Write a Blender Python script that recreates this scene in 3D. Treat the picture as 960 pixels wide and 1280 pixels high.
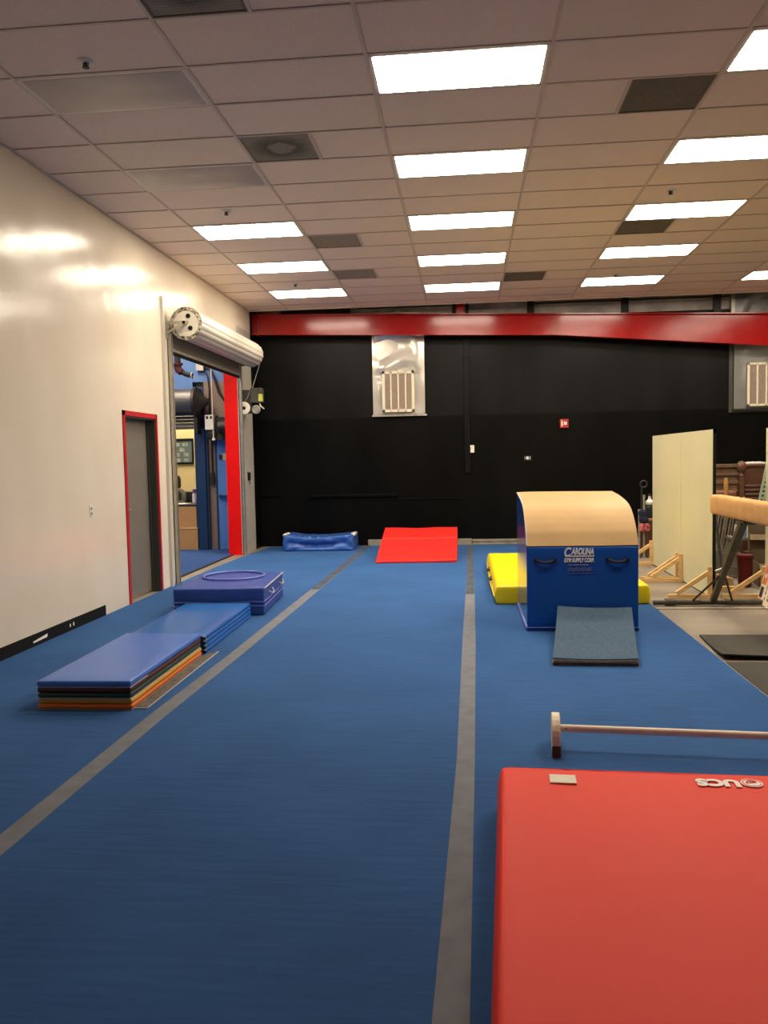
import bpy, bmesh, math, random
from mathutils import Vector, Matrix, noise
R = math.radians
PI = math.pi
random.seed(7)
for o in list(bpy.data.objects):
    bpy.data.objects.remove(o)
SC = bpy.context.scene
COL = SC.collection

# ------------------------------------------------------------------ camera
CAM_H = 1.585
cam_d = bpy.data.cameras.new('camera')
cam = bpy.data.objects.new('camera', cam_d)
COL.objects.link(cam)
cam_d.sensor_fit = 'HORIZONTAL'
cam_d.sensor_width = 36.0
cam_d.lens = 1034.04 * 36.0 / 960.0
cam_d.clip_start = 0.05
cam_d.clip_end = 100
_yaw, _pitch, _roll = 0.0985574, -0.0640956, -0.0202409
_f = Vector((-math.sin(_yaw) * math.cos(_pitch), math.cos(_yaw) * math.cos(_pitch), math.sin(_pitch)))
_r = Vector((math.cos(_yaw), math.sin(_yaw), 0))
_u = _r.cross(_f)
_r2 = _r * math.cos(_roll) + _u * math.sin(_roll)
_u2 = _u * math.cos(_roll) - _r * math.sin(_roll)
cam.matrix_world = Matrix((
    (_r2.x, _u2.x, -_f.x, 0), (_r2.y, _u2.y, -_f.y, 0),
    (_r2.z, _u2.z, -_f.z, CAM_H), (0, 0, 0, 1)))
SC.camera = cam

# ------------------------------------------------------------------ world, exposure
w = bpy.data.worlds.new('world')
SC.world = w
w.use_nodes = True
w.node_tree.nodes['Background'].inputs[0].default_value = (1, 0.9, 0.78, 1)
w.node_tree.nodes['Background'].inputs[1].default_value = 0.02
SC.view_settings.view_transform = 'Standard'
SC.view_settings.look = 'None'
SC.view_settings.gamma = 1.0
SC.view_settings.use_curve_mapping = False
SC.view_settings.exposure = 0.0
LAMP = 24.0                     # radiance of the ceiling lamps
LAMP_COL = (1.0, 0.86, 0.68)

# ------------------------------------------------------------------ materials
def mat(name, col, rough=0.6, metal=0.0, spec=0.5, bump=0.0, bscale=40.0, var=0.0, vscale=4.0,
        stretch=(1, 1, 1), emit=None, estr=0.0, alpha=1.0, coat=0.0, detail=4.0, bdist=0.01, rvar=0.0):
    m = bpy.data.materials.new(name)
    m.use_nodes = True
    nt = m.node_tree
    b = nt.nodes['Principled BSDF']
    b.inputs['Base Color'].default_value = (*col, 1)
    b.inputs['Roughness'].default_value = rough
    b.inputs['Metallic'].default_value = metal
    b.inputs['Specular IOR Level'].default_value = spec
    b.inputs['Coat Weight'].default_value = coat
    if emit:
        b.inputs['Emission Color'].default_value = (*emit, 1)
        b.inputs['Emission Strength'].default_value = estr
    if alpha < 1:
        b.inputs['Alpha'].default_value = alpha
    if bump or var or rvar:
        tc = nt.nodes.new('ShaderNodeTexCoord')
        mp = nt.nodes.new('ShaderNodeMapping')
        mp.inputs['Scale'].default_value = stretch
        nt.links.new(tc.outputs['Object'], mp.inputs['Vector'])
        if var:
            n = nt.nodes.new('ShaderNodeTexNoise')
            n.inputs['Scale'].default_value = vscale
            n.inputs['Detail'].default_value = detail
            nt.links.new(mp.outputs[0], n.inputs['Vector'])
            cr = nt.nodes.new('ShaderNodeValToRGB')
            lo = tuple(c * (1 - var) for c in col)
            hi = tuple(min(1, c * (1 + var)) for c in col)
            cr.color_ramp.elements[0].position = 0.3
            cr.color_ramp.elements[1].position = 0.7
            cr.color_ramp.elements[0].color = (*lo, 1)
            cr.color_ramp.elements[1].color = (*hi, 1)
            nt.links.new(n.outputs['Fac'], cr.inputs['Fac'])
            nt.links.new(cr.outputs['Color'], b.inputs['Base Color'])
        if rvar:
            n3 = nt.nodes.new('ShaderNodeTexNoise')
            n3.inputs['Scale'].default_value = vscale
            nt.links.new(mp.outputs[0], n3.inputs['Vector'])
            mr = nt.nodes.new('ShaderNodeMapRange')
            mr.inputs['To Min'].default_value = max(0.02, rough - rvar)
            mr.inputs['To Max'].default_value = rough + rvar
            nt.links.new(n3.outputs['Fac'], mr.inputs['Value'])
            nt.links.new(mr.outputs[0], b.inputs['Roughness'])
        if bump:
            n2 = nt.nodes.new('ShaderNodeTexNoise')
            n2.inputs['Scale'].default_value = bscale
            n2.inputs['Detail'].default_value = 3
            nt.links.new(mp.outputs[0], n2.inputs['Vector'])
            bp = nt.nodes.new('ShaderNodeBump')
            bp.inputs['Strength'].default_value = bump
            bp.inputs['Distance'].default_value = bdist
            nt.links.new(n2.outputs['Fac'], bp.inputs['Height'])
            nt.links.new(bp.outputs[0], b.inputs['Normal'])
    return m

def carpet_mat(name, col):
    m = mat(name, col, rough=0.95, spec=0.15)
    nt = m.node_tree
    b = nt.nodes['Principled BSDF']
    tc = nt.nodes.new('ShaderNodeTexCoord')
    fine = nt.nodes.new('ShaderNodeTexNoise')
    fine.inputs['Scale'].default_value = 260
    fine.inputs['Detail'].default_value = 2
    mp = nt.nodes.new('ShaderNodeMapping')
    mp.inputs['Scale'].default_value = (1.2, 16, 1)
    streak = nt.nodes.new('ShaderNodeTexNoise')
    streak.inputs['Scale'].default_value = 2.2
    streak.inputs['Detail'].default_value = 7
    broad = nt.nodes.new('ShaderNodeTexNoise')
    broad.inputs['Scale'].default_value = 1.1
    broad.inputs['Detail'].default_value = 4
    nt.links.new(tc.outputs['Object'], fine.inputs['Vector'])
    nt.links.new(tc.outputs['Object'], mp.inputs['Vector'])
    nt.links.new(tc.outputs['Object'], broad.inputs['Vector'])
    nt.links.new(mp.outputs[0], streak.inputs['Vector'])
    a = nt.nodes.new('ShaderNodeMath'); a.operation = 'ADD'
    c = nt.nodes.new('ShaderNodeMath'); c.operation = 'ADD'
    nt.links.new(fine.outputs['Fac'], a.inputs[0]); nt.links.new(streak.outputs['Fac'], a.inputs[1])
    nt.links.new(a.outputs[0], c.inputs[0]); nt.links.new(broad.outputs['Fac'], c.inputs[1])
    mr = nt.nodes.new('ShaderNodeMapRange')
    mr.inputs['From Min'].default_value = 1.05; mr.inputs['From Max'].default_value = 1.95
    mr.inputs['To Min'].default_value = 0.78; mr.inputs['To Max'].default_value = 1.24
    nt.links.new(c.outputs[0], mr.inputs['Value'])
    mx = nt.nodes.new('ShaderNodeVectorMath'); mx.operation = 'SCALE'
    mx.inputs[0].default_value = col
    nt.links.new(mr.outputs[0], mx.inputs['Scale'])
    nt.links.new(mx.outputs[0], b.inputs['Base Color'])
    bp = nt.nodes.new('ShaderNodeBump')
    bp.inputs['Strength'].default_value = 0.5; bp.inputs['Distance'].default_value = 0.004
    nt.links.new(fine.outputs['Fac'], bp.inputs['Height'])
    nt.links.new(bp.outputs[0], b.inputs['Normal'])
    return m

def stained_mat(name, base, stain, cx, cy, r0, r1):
    """grille mat with a ring-shaped water stain around a point of the object"""
    m = mat(name, base, rough=0.8, bump=0.3, bscale=160)
    nt = m.node_tree
    b = nt.nodes['Principled BSDF']
    tc = nt.nodes.new('ShaderNodeTexCoord')
    sb = nt.nodes.new('ShaderNodeVectorMath'); sb.operation = 'SUBTRACT'
    sb.inputs[1].default_value = (cx, cy, 0)
    ln = nt.nodes.new('ShaderNodeVectorMath'); ln.operation = 'LENGTH'
    n = nt.nodes.new('ShaderNodeTexNoise'); n.inputs['Scale'].default_value = 9
    ad = nt.nodes.new('ShaderNodeMath'); ad.operation = 'MULTIPLY_ADD'
    ad.inputs[1].default_value = 0.12
    cr = nt.nodes.new('ShaderNodeValToRGB')
    e = cr.color_ramp.elements
    e[0].position = max(0.0, r0 - 0.05); e[0].color = (*base, 1)
    e[1].position = r0; e[1].color = (*stain, 1)
    k = e.new(r1); k.color = tuple(0.5 * (s + t) for s, t in zip(base, stain)) + (1,)
    k = e.new(min(1, r1 + 0.07)); k.color = (*base, 1)
    nt.links.new(tc.outputs['Object'], sb.inputs[0])
    nt.links.new(sb.outputs[0], ln.inputs[0])
    nt.links.new(tc.outputs['Object'], n.inputs['Vector'])
    nt.links.new(n.outputs['Fac'], ad.inputs[0])
    nt.links.new(ln.outputs['Value'], ad.inputs[2])
    nt.links.new(ad.outputs[0], cr.inputs['Fac'])
    nt.links.new(cr.outputs['Color'], b.inputs['Base Color'])
    return m

M = {}
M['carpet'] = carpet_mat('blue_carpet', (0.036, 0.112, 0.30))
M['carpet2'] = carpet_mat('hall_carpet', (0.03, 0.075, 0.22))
M['stripe'] = mat('grey_tape', (0.185, 0.200, 0.235), 0.8, spec=0.2, var=0.12, vscale=9, bump=0.2, bscale=200)
M['stripedark'] = mat('soiled_grey_tape', (0.075, 0.090, 0.125), 0.85, spec=0.15, var=0.35, vscale=5)  # darker tone for the far ends of the stripes
M['wall'] = mat('cream_gloss_paint', (0.82, 0.745, 0.615), 0.20, spec=0.6, bump=0.16, bscale=3.2, bdist=0.03, var=0.03, vscale=1.6, rvar=0.08)
M['wallplain'] = mat('cream_paint', (0.66, 0.60, 0.50), 0.7)
M['panelgrey'] = mat('grey_wall_paint', (0.44, 0.41, 0.36), 0.5, var=0.06)
M['black'] = mat('black_wall_paint', (0.0028, 0.0028, 0.0025), 0.42, spec=0.10, bump=0.25, bscale=2.2, bdist=0.02, var=0.45, vscale=1.5, stretch=(1, 1, 0.4))
M['blackmatte'] = mat('black_matte', (0.008, 0.008, 0.008), 0.7, spec=0.2)
M['tile'] = mat('ceiling_tile', (0.84, 0.70, 0.60), 0.92, spec=0.1, bump=0.6, bscale=140, var=0.10, vscale=120, bdist=0.006)
M['tbar'] = mat('ceiling_grid_metal', (0.62, 0.51, 0.42), 0.5)
M['concrete'] = mat('concrete', (0.235, 0.20, 0.155), 0.55, var=0.30, vscale=1.3, bump=0.2, bscale=30, detail=9, stretch=(0.6, 2.0, 1), rvar=0.12)
M['grille'] = mat('return_air_grille', (0.20, 0.175, 0.13), 0.8, var=0.12, vscale=40, bump=0.5, bscale=150)
M['grilleL'] = mat('return_air_grille_pale', (0.36, 0.31, 0.255), 0.8, var=0.12, vscale=40, bump=0.5, bscale=150)
M['stain'] = stained_mat('stained_grille', (0.34, 0.31, 0.25), (0.12, 0.115, 0.10), 0.30, 0.30, 0.20, 0.27)
M['lens'] = mat('lit_diffuser', (0.9, 0.9, 0.9), 0.4, emit=LAMP_COL, estr=LAMP)
M['lensoff'] = mat('unlit_diffuser', (0.48, 0.42, 0.36), 0.4, var=0.10, vscale=2.2)
M['whitemetal'] = mat('white_metal', (0.70, 0.66, 0.58), 0.4)
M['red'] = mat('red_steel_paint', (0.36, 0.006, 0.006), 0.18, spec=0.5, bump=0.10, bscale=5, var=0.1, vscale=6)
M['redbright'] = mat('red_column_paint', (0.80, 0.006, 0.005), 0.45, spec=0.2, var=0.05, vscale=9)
M['redtrim'] = mat('red_door_trim', (0.50, 0.012, 0.02), 0.4)
M['doorgrey'] = mat('grey_door_paint', (0.19, 0.175, 0.15), 0.38, var=0.06, vscale=3)
M['jamb'] = mat('dark_jamb_paint', (0.055, 0.052, 0.042), 0.45)
M['chrome'] = mat('brushed_steel', (0.6, 0.58, 0.52), 0.25, metal=1.0)
M['galv'] = mat('galvanised_steel', (0.48, 0.45, 0.38), 0.42, metal=0.7, var=0.15, vscale=12)
M['shutter'] = mat('shutter_slat_enamel', (0.66, 0.62, 0.53), 0.30, metal=0.15, var=0.05)
M['shutterD'] = mat('shutter_shaded_grey', (0.20, 0.185, 0.15), 0.45, metal=0.2)  # shade under the coil put into the curtain's grey; bracket shares it
M['shaft'] = mat('dark_duct_steel', (0.15, 0.14, 0.135), 0.4, metal=0.5)
M['dark'] = mat('dark_steel', (0.03, 0.028, 0.024), 0.5, metal=0.3)
M['plate'] = mat('ivory_plate', (0.78, 0.74, 0.62), 0.4)
M['patch'] = mat('speckled_ring', (0.36, 0.33, 0.26), 0.5, var=0.95, vscale=38, detail=1)
M['hallblue'] = mat('hall_blue_paint', (0.10, 0.21, 0.48), 0.5, var=0.05)
M['doorblue'] = mat('blue_door_paint', (0.11, 0.25, 0.60), 0.4, var=0.05)
M['postblue'] = mat('dark_blue_paint', (0.012, 0.038, 0.11), 0.45)
M['brown'] = mat('brown_wall_paint', (0.24, 0.165, 0.125), 0.6, var=0.08)
M['yellow'] = mat('yellow_wall_paint', (0.80, 0.64, 0.29), 0.7)
M['vyellow'] = mat('yellow_vinyl', (0.95, 0.74, 0.008), 0.36, spec=0.4, bump=0.25, bscale=9, bdist=0.01)
M['vblue'] = mat('blue_vinyl', (0.036, 0.120, 0.44), 0.28, bump=0.14, bscale=8, bdist=0.01, rvar=0.06)
M['vpale'] = mat('periwinkle_blue_vinyl', (0.070, 0.195, 0.66), 0.32, spec=0.28, bump=0.10, bscale=8, bdist=0.01)
M['vpanel'] = mat('bright_blue_vinyl', (0.018, 0.140, 0.50), 0.30, spec=0.4, bump=0.12, bscale=8, bdist=0.01)
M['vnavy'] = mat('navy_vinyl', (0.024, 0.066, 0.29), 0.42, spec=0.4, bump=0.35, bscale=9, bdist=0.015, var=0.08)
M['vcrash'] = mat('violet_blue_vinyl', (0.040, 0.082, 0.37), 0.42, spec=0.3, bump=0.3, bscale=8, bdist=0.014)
M['vbox'] = mat('royal_blue_vinyl', (0.006, 0.084, 0.40), 0.36, spec=0.3, bump=0.35, bscale=4, bdist=0.02)
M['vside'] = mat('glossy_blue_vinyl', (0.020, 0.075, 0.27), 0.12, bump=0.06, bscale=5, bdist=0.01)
M['vred'] = mat('red_vinyl', (1.0, 0.060, 0.034), 0.5, spec=0.12, bump=0.12, bscale=3.5, bdist=0.02)
M['vred2'] = mat('bright_red_vinyl', (0.76, 0.022, 0.016), 0.45, bump=0.15, bscale=4, bdist=0.02)
M['vmaroon'] = mat('maroon_vinyl', (0.075, 0.012, 0.014), 0.4)
M['vgreen'] = mat('dark_green_vinyl', (0.012, 0.045, 0.028), 0.4)
M['vgold'] = mat('golden_vinyl', (0.70, 0.34, 0.02), 0.4)
M['vorange'] = mat('orange_vinyl', (0.72, 0.17, 0.025), 0.4)
M['piping'] = mat('pale_piping', (0.52, 0.52, 0.52), 0.5)
M['hoop'] = mat('blue_hoop_plastic', (0.16, 0.22, 0.66), 0.25)
M['tan'] = mat('tan_vinyl', (0.50, 0.32, 0.130), 0.50, spec=0.35, bump=0.2, bscale=4, bdist=0.015, var=0.07, vscale=2.5)
M['suede'] = mat('tan_suede', (0.66, 0.36, 0.135), 0.85, spec=0.2, bump=0.3, bscale=120, var=0.08, vscale=6)
M['strap'] = mat('black_webbing', (0.008, 0.008, 0.010), 0.6)
M['white'] = mat('white_print', (0.95, 0.92, 0.86), 0.5)
M['greyprint'] = mat('faint_violet_print', (0.10, 0.14, 0.34), 0.5)
M['greycarpet'] = mat('blue_grey_carpet', (0.078, 0.128, 0.195), 0.95, spec=0.1, bump=0.5, bscale=220, var=0.22, vscale=60)
M['foam'] = mat('tan_foam', (0.62, 0.47, 0.30), 0.9, var=0.15, vscale=30)
M['board'] = mat('worn_board', (0.13, 0.085, 0.05), 0.8, var=0.3, vscale=10)
M['pine'] = mat('pine_lumber', (0.66, 0.43, 0.18), 0.6, var=0.18, vscale=5, stretch=(1, 1, 6))
M['maple'] = mat('painted_cream_wood', (0.88, 0.77, 0.58), 0.5, var=0.06, vscale=12)
M['mapleEnd'] = mat('bare_brown_wood', (0.10, 0.055, 0.028), 0.7)
M['flat'] = mat('cream_board', (0.64, 0.61, 0.40), 0.6, var=0.05, vscale=1.2)
M['ledge'] = mat('weathered_timber', (0.27, 0.245, 0.19), 0.8, var=0.2, vscale=8)
M['film'] = mat('crinkled_silver_film', (0.78, 0.76, 0.68), 0.22, metal=0.55, bump=0.2, bscale=7, bdist=0.02)
M['blackupper'] = mat('black_sheen_paint', (0.0048, 0.0048, 0.0044), 0.40, spec=0.15, bump=0.25, bscale=2.0, bdist=0.02, var=0.5, vscale=2.2, stretch=(1, 1, 0.15))
M['filmdull'] = mat('dull_plastic_film', (0.26, 0.26, 0.25), 0.35, metal=0.4, bump=0.3, bscale=6, bdist=0.02)
M['cream'] = mat('cream_plastic', (0.80, 0.75, 0.58), 0.5)
M['louvre'] = mat('louvre_brown', (0.36, 0.28, 0.22), 0.6, var=0.1, vscale=30)
M['insul'] = mat('foil_insulation', (0.58, 0.53, 0.48), 0.5, var=0.3, vscale=3)
M['rubber'] = mat('black_rubber', (0.050, 0.047, 0.038), 0.75, spec=0.3, var=0.15, vscale=6, bump=0.2, bscale=60)
M['flapgrey'] = mat('dark_hook_fabric', (0.13, 0.115, 0.095), 0.9, var=0.4, vscale=14)
M['mutedred'] = mat('faded_terracotta', (0.20, 0.075, 0.045), 0.7)
M['rubberedge'] = mat('rubber_edge', (0.012, 0.011, 0.010), 0.7)
M['steel'] = mat('grey_green_steel', (0.075, 0.070, 0.048), 0.5, metal=0.2, var=0.25, vscale=10)
M['cardboard'] = mat('cardboard', (0.17, 0.115, 0.06), 0.85, var=0.08, vscale=5)
M['cardin'] = mat('cardboard_inside', (0.075, 0.052, 0.02), 0.85)
M['binred'] = mat('red_bin_plastic', (0.12, 0.010, 0.008), 0.5, spec=0.3)
M['mahog'] = mat('dark_mahogany', (0.105, 0.042, 0.020), 0.45, var=0.25, vscale=8, stretch=(1, 1, 5))
M['walnut'] = mat('worn_walnut', (0.15, 0.085, 0.045), 0.55, var=0.4, vscale=8)
M['lattice'] = mat('pale_green_plastic', (0.34, 0.44, 0.32), 0.5)
M['deskfront'] = mat('oak_laminate', (0.50, 0.27, 0.10), 0.5, var=0.06, vscale=4, stretch=(1, 1, 4))
M['skin'] = mat('skin', (0.24, 0.12, 0.075), 0.55)
M['hair'] = mat('black_hair', (0.008, 0.007, 0.006), 0.5, bump=0.6, bscale=40)
M['jacket'] = mat('patterned_grey_jacket', (0.075, 0.07, 0.055), 0.85, var=0.7, vscale=34)
M['trousers'] = mat('dark_trousers', (0.02, 0.02, 0.025), 0.85)
M['maroonchair'] = mat('maroon_fabric', (0.075, 0.012, 0.018), 0.8)
M['bottle'] = mat('pink_white_plastic', (0.66, 0.50, 0.52), 0.35)
M['cap'] = mat('purple_plastic', (0.14, 0.07, 0.16), 0.4)
M['paper'] = mat('white_paper', (0.72, 0.70, 0.64), 0.8)
M['poster'] = mat('green_grey_poster', (0.13, 0.16, 0.14), 0.5)
M['posterpic'] = mat('poster_photo', (0.30, 0.33, 0.27), 0.5, var=0.5, vscale=22)
M['oper'] = mat('operator_grey', (0.065, 0.062, 0.045), 0.5, metal=0.2)
M['label'] = mat('yellow_label', (0.60, 0.60, 0.10), 0.5)
M['pipered'] = mat('red_pipe', (0.10, 0.012, 0.014), 0.5)
M['rope'] = mat('white_cord', (0.70, 0.66, 0.58), 0.7)
M['plastwhite'] = mat('white_plastic', (0.78, 0.76, 0.68), 0.45)
M['alarm'] = mat('alarm_red_plastic', (0.50, 0.03, 0.03), 0.4)
M['signwhite'] = mat('sign_white', (0.78, 0.66, 0.50), 0.5)
M['signred'] = mat('sign_red', (0.62, 0.10, 0.05), 0.5)
M['signorange'] = mat('sign_orange', (0.68, 0.17, 0.05), 0.5, var=0.3, vscale=14)
M['boxblue'] = mat('blue_carton_print', (0.14, 0.24, 0.46), 0.6)
M['bluebag'] = mat('blue_fabric', (0.02, 0.05, 0.15), 0.8)
M['navybag'] = mat('navy_fabric', (0.010, 0.012, 0.035), 0.85, var=0.3, vscale=12)
M['redcloth'] = mat('red_white_cloth', (0.42, 0.10, 0.10), 0.85, var=0.95, vscale=22, detail=1)
M['netgrey'] = mat('grey_net', (0.20, 0.185, 0.15), 0.8)
M['copper'] = mat('ochre_wood', (0.44, 0.22, 0.05), 0.6)

# ------------------------------------------------------------------ mesh builder
class MB:
    def __init__(s):
        s.bm = bmesh.new()
    def _face(s, vs, mi=0):
        try:
            f = s.bm.faces.new(vs); f.material_index = mi; return f
        except ValueError:
            return None
    def hexa(s, p, mi=0):
        v = [s.bm.verts.new(q) for q in p]
        for q in ((3, 2, 1, 0), (4, 5, 6, 7), (0, 1, 5, 4), (1, 2, 6, 5), (2, 3, 7, 6), (3, 0, 4, 7)):
            s._face([v[i] for i in q], mi)
        return s
    def box(s, x0, x1, y0, y1, z0, z1, mi=0):
        return s.hexa([(x0, y0, z0), (x1, y0, z0), (x1, y1, z0), (x0, y1, z0),
                       (x0, y0, z1), (x1, y0, z1), (x1, y1, z1), (x0, y1, z1)], mi)
    def prism(s, pts, vec, mi=0):
        vec = Vector(vec)
        a = [s.bm.verts.new(p) for p in pts]
        b = [s.bm.verts.new(Vector(p) + vec) for p in pts]
        s._face(a[::-1], mi); s._face(b, mi)
        n = len(a)
        for i in range(n):
            s._face([a[i], a[(i + 1) % n], b[(i + 1) % n], b[i]], mi)
        return s
    def bar(s, p0, p1, w_, h_, mi=0, up=(0, 0, 1)):
        p0, p1 = Vector(p0), Vector(p1)
        d = (p1 - p0).normalized()
        u = Vector(up)
        if abs(d.dot(u)) > 0.99: u = Vector((0, 1, 0))
        a = d.cross(u).normalized(); b = a.cross(d).normalized()
        a *= w_ / 2; b *= h_ / 2
        return s.hexa([p0 - a - b, p0 + a - b, p1 + a - b, p1 - a - b, p0 - a + b, p0 + a + b, p1 + a + b, p1 - a + b], mi)
    def tube(s, pts, r, n=10, closed=False, mi=0, caps=True):
        pts = [Vector(p) for p in pts]
        rr = r if isinstance(r, (list, tuple)) else [r] * len(pts)
        rings = []
        N = len(pts)
        pa = None
        for i, p in enumerate(pts):
            if closed: d = pts[(i + 1) % N] - pts[i - 1]
            else: d = pts[min(i + 1, N - 1)] - pts[max(i - 1, 0)]
            d.normalize()
            if pa is None:
                u = Vector((0, 0, 1)) if abs(d.z) < 0.9 else Vector((1, 0, 0))
                a = d.cross(u).normalized()
            else:
                a = (pa - d * pa.dot(d)).normalized()
            pa = a
            b = d.cross(a)
            rings.append([s.bm.verts.new(p + (a * math.cos(2 * PI * k / n) + b * math.sin(2 * PI * k / n)) * rr[i]) for k in range(n)])
        for i in range(N if closed else N - 1):
            A, B = rings[i], rings[(i + 1) % N]
            for k in range(n):
                s._face([A[k], A[(k + 1) % n], B[(k + 1) % n], B[k]], mi)
        if caps and not closed:
            s._face(rings[0][::-1], mi); s._face(rings[-1], mi)
        return s
    def cyl(s, p0, p1, r0, r1=None, n=20, mi=0):
        return s.tube([p0, p1], [r0, r0 if r1 is None else r1], n=n, mi=mi)
    def lathe(s, prof, c, n=20, axis='z', mi=0, caps=True):
        c = Vector(c)
        rings = []
        for r, h in prof:
            ring = []
            for k in range(n):
                a = 2 * PI * k / n
                x, y = r * math.cos(a), r * math.sin(a)
                v = {'z': (x, y, h), 'y': (x, h, y), 'x': (h, x, y)}[axis]
                ring.append(s.bm.verts.new(c + Vector(v)))
            rings.append(ring)
        for A, B in zip(rings, rings[1:]):
            for k in range(n):
                s._face([A[k], A[(k + 1) % n], B[(k + 1) % n], B[k]], mi)
        if caps:
            s._face(rings[0][::-1], mi); s._face(rings[-1], mi)
        return s
    def torus(s, c, R_, r, n=48, m=10, axis='z', mi=0):
        c = Vector(c)
        pts = []
        for k in range(n):
            a = 2 * PI * k / n
            q = {'z': (math.cos(a) * R_, math.sin(a) * R_, 0), 'y': (math.cos(a) * R_, 0, math.sin(a) * R_),
                 'x': (0, math.cos(a) * R_, math.sin(a) * R_)}[axis]
            pts.append(c + Vector(q))
        return s.tube(pts, r, n=m, closed=True, mi=mi)
    def soft(s, x0, x1, y0, y1, z0, z1, r, nx=6, ny=6, nz=2, fn=None, mi=0):
        """rounded box with a grid of faces; fn moves every point"""
        def ax(a, b, n):
            L = b - a; q = min(r, L * 0.49)
            t = [0, q * 0.3, q] + [q + (L - 2 * q) * i / n for i in range(1, n)] + [L - q, L - q * 0.3, L]
            return [a + v for v in t]
        X, Y, Z = ax(x0, x1, nx), ax(y0, y1, ny), ax(z0, z1, nz)
        I, J, K = len(X) - 1, len(Y) - 1, len(Z) - 1
        lo = Vector((x0, y0, z0)); hi = Vector((x1, y1, z1))
        rad = [min(r, (hi[i] - lo[i]) * 0.49) for i in range(3)]
        q = min(rad)
        cache = {}
        def V(i, j, k):
            if (i, j, k) in cache: return cache[(i, j, k)]
            p = Vector((X[i], Y[j], Z[k]))
            c = Vector([min(max(p[d], lo[d] + q), hi[d] - q) for d in range(3)])
            d = p - c
            if d.length > 1e-9:
                p = c + d.normalized() * q
            if fn: p = Vector(fn(p))
            v = s.bm.verts.new(p); cache[(i, j, k)] = v
            return v
        for i in range(I):
            for j in range(J):
                s._face([V(i, j, 0), V(i, j + 1, 0), V(i + 1, j + 1, 0), V(i + 1, j, 0)], mi)
                s._face([V(i, j, K), V(i + 1, j, K), V(i + 1, j + 1, K), V(i, j + 1, K)], mi)
        for i in range(I):
            for k in range(K):
                s._face([V(i, 0, k), V(i + 1, 0, k), V(i + 1, 0, k + 1), V(i, 0, k + 1)], mi)
                s._face([V(i, J, k), V(i, J, k + 1), V(i + 1, J, k + 1), V(i + 1, J, k)], mi)
        for j in range(J):
            for k in range(K):
                s._face([V(0, j, k), V(0, j, k + 1), V(0, j + 1, k + 1), V(0, j + 1, k)], mi)
                s._face([V(I, j, k), V(I, j + 1, k), V(I, j + 1, k + 1), V(I, j, k + 1)], mi)
        return s
    def xf(s, mtx):
        bmesh.ops.transform(s.bm, matrix=mtx, verts=s.bm.verts)
        return s
    def rotz(s, a, c):
        c = Vector(c)
        return s.xf(Matrix.Translation(c) @ Matrix.Rotation(a, 4, 'Z') @ Matrix.Translation(-c))
    def build(s, name, mats, parent=None, smooth=False, bevel=0.0, seg=2, subs=0, ang=40):
        mats = mats if isinstance(mats, (list, tuple)) else [mats]
        bmesh.ops.recalc_face_normals(s.bm, faces=s.bm.faces)
        me = bpy.data.meshes.new(name)
        o = bpy.data.objects.new(name, me)
        COL.objects.link(o)
        off = Vector((0, 0, 0))
        if parent is not None:
            root = parent
            while root.parent: root = root.parent
            off = Vector(root['_base'])
            o.parent = parent
        else:
            xs = [v.co for v in s.bm.verts]
            off = Vector(((min(v.x for v in xs) + max(v.x for v in xs)) / 2, (min(v.y for v in xs) + max(v.y for v in xs)) / 2, min(v.z for v in xs)))
            o.location = off
            o['_base'] = tuple(off)
        bmesh.ops.translate(s.bm, vec=-off, verts=s.bm.verts)
        s.bm.to_mesh(me); s.bm.free()
        for m in mats: me.materials.append(M[m])
        if smooth:
            me.polygons.foreach_set('use_smooth', [True] * len(me.polygons))
            if smooth == 'auto':
                me.set_sharp_from_angle(angle=R(ang))
        if bevel:
            b = o.modifiers.new('bevel', 'BEVEL'); b.width = bevel; b.segments = seg; b.limit_method = 'ANGLE'; b.angle_limit = R(35)
        if subs:
            b = o.modifiers.new('subsurf', 'SUBSURF'); b.levels = subs; b.render_levels = subs
        return o

def thing(name, label, cat, loc, rz=0.0, group=None):
    o = bpy.data.objects.new(name, None)
    o.empty_display_size = 0.1
    COL.objects.link(o)
    o.location = loc; o.rotation_euler = (0, 0, rz)
    o['label'] = label; o['category'] = cat
    o['_base'] = tuple(loc)
    if group: o['group'] = group
    return o
def tag(o, label, cat, group=None):
    o['label'] = label; o['category'] = cat
    if group: o['group'] = group
    return o
def struct(o, label=None, cat=None):
    o['kind'] = 'structure'
    o['label'] = label or o.name.replace('_', ' ')
    o['category'] = cat or o.name.split('_')[0].split('.')[0]
    return o
def lab(o, text):
    o['label'] = text
    return o
def dup(root, delta, label, group=None):
    r = root.copy(); COL.objects.link(r)
    r.location = Vector(root.location) + Vector(delta)
    r['label'] = label
    if group: r['group'] = group
    for ch in list(root.children):
        c = ch.copy(); COL.objects.link(c); c.parent = r
        for g in list(ch.children):
            d = g.copy(); COL.objects.link(d); d.parent = c
    return r
def text_mesh(body, size, shear=0.0, extrude=0.001, bold=0.0, sx=1.0):
    cu = bpy.data.curves.new('text', 'FONT')
    cu.body = body; cu.size = size; cu.shear = shear; cu.extrude = extrude; cu.offset = bold
    cu.align_x = 'LEFT'
    o = bpy.data.objects.new('text', cu); COL.objects.link(o)
    dg = bpy.context.evaluated_depsgraph_get()
    me = bpy.data.meshes.new_from_object(o.evaluated_get(dg))
    bpy.data.objects.remove(o); bpy.data.curves.remove(cu)
    b = MB(); b.bm.from_mesh(me); bpy.data.meshes.remove(me)
    for f in b.bm.faces: f.material_index = 0
    b.xf(Matrix.Diagonal((sx, 1, 1, 1)))
    return b
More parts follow.
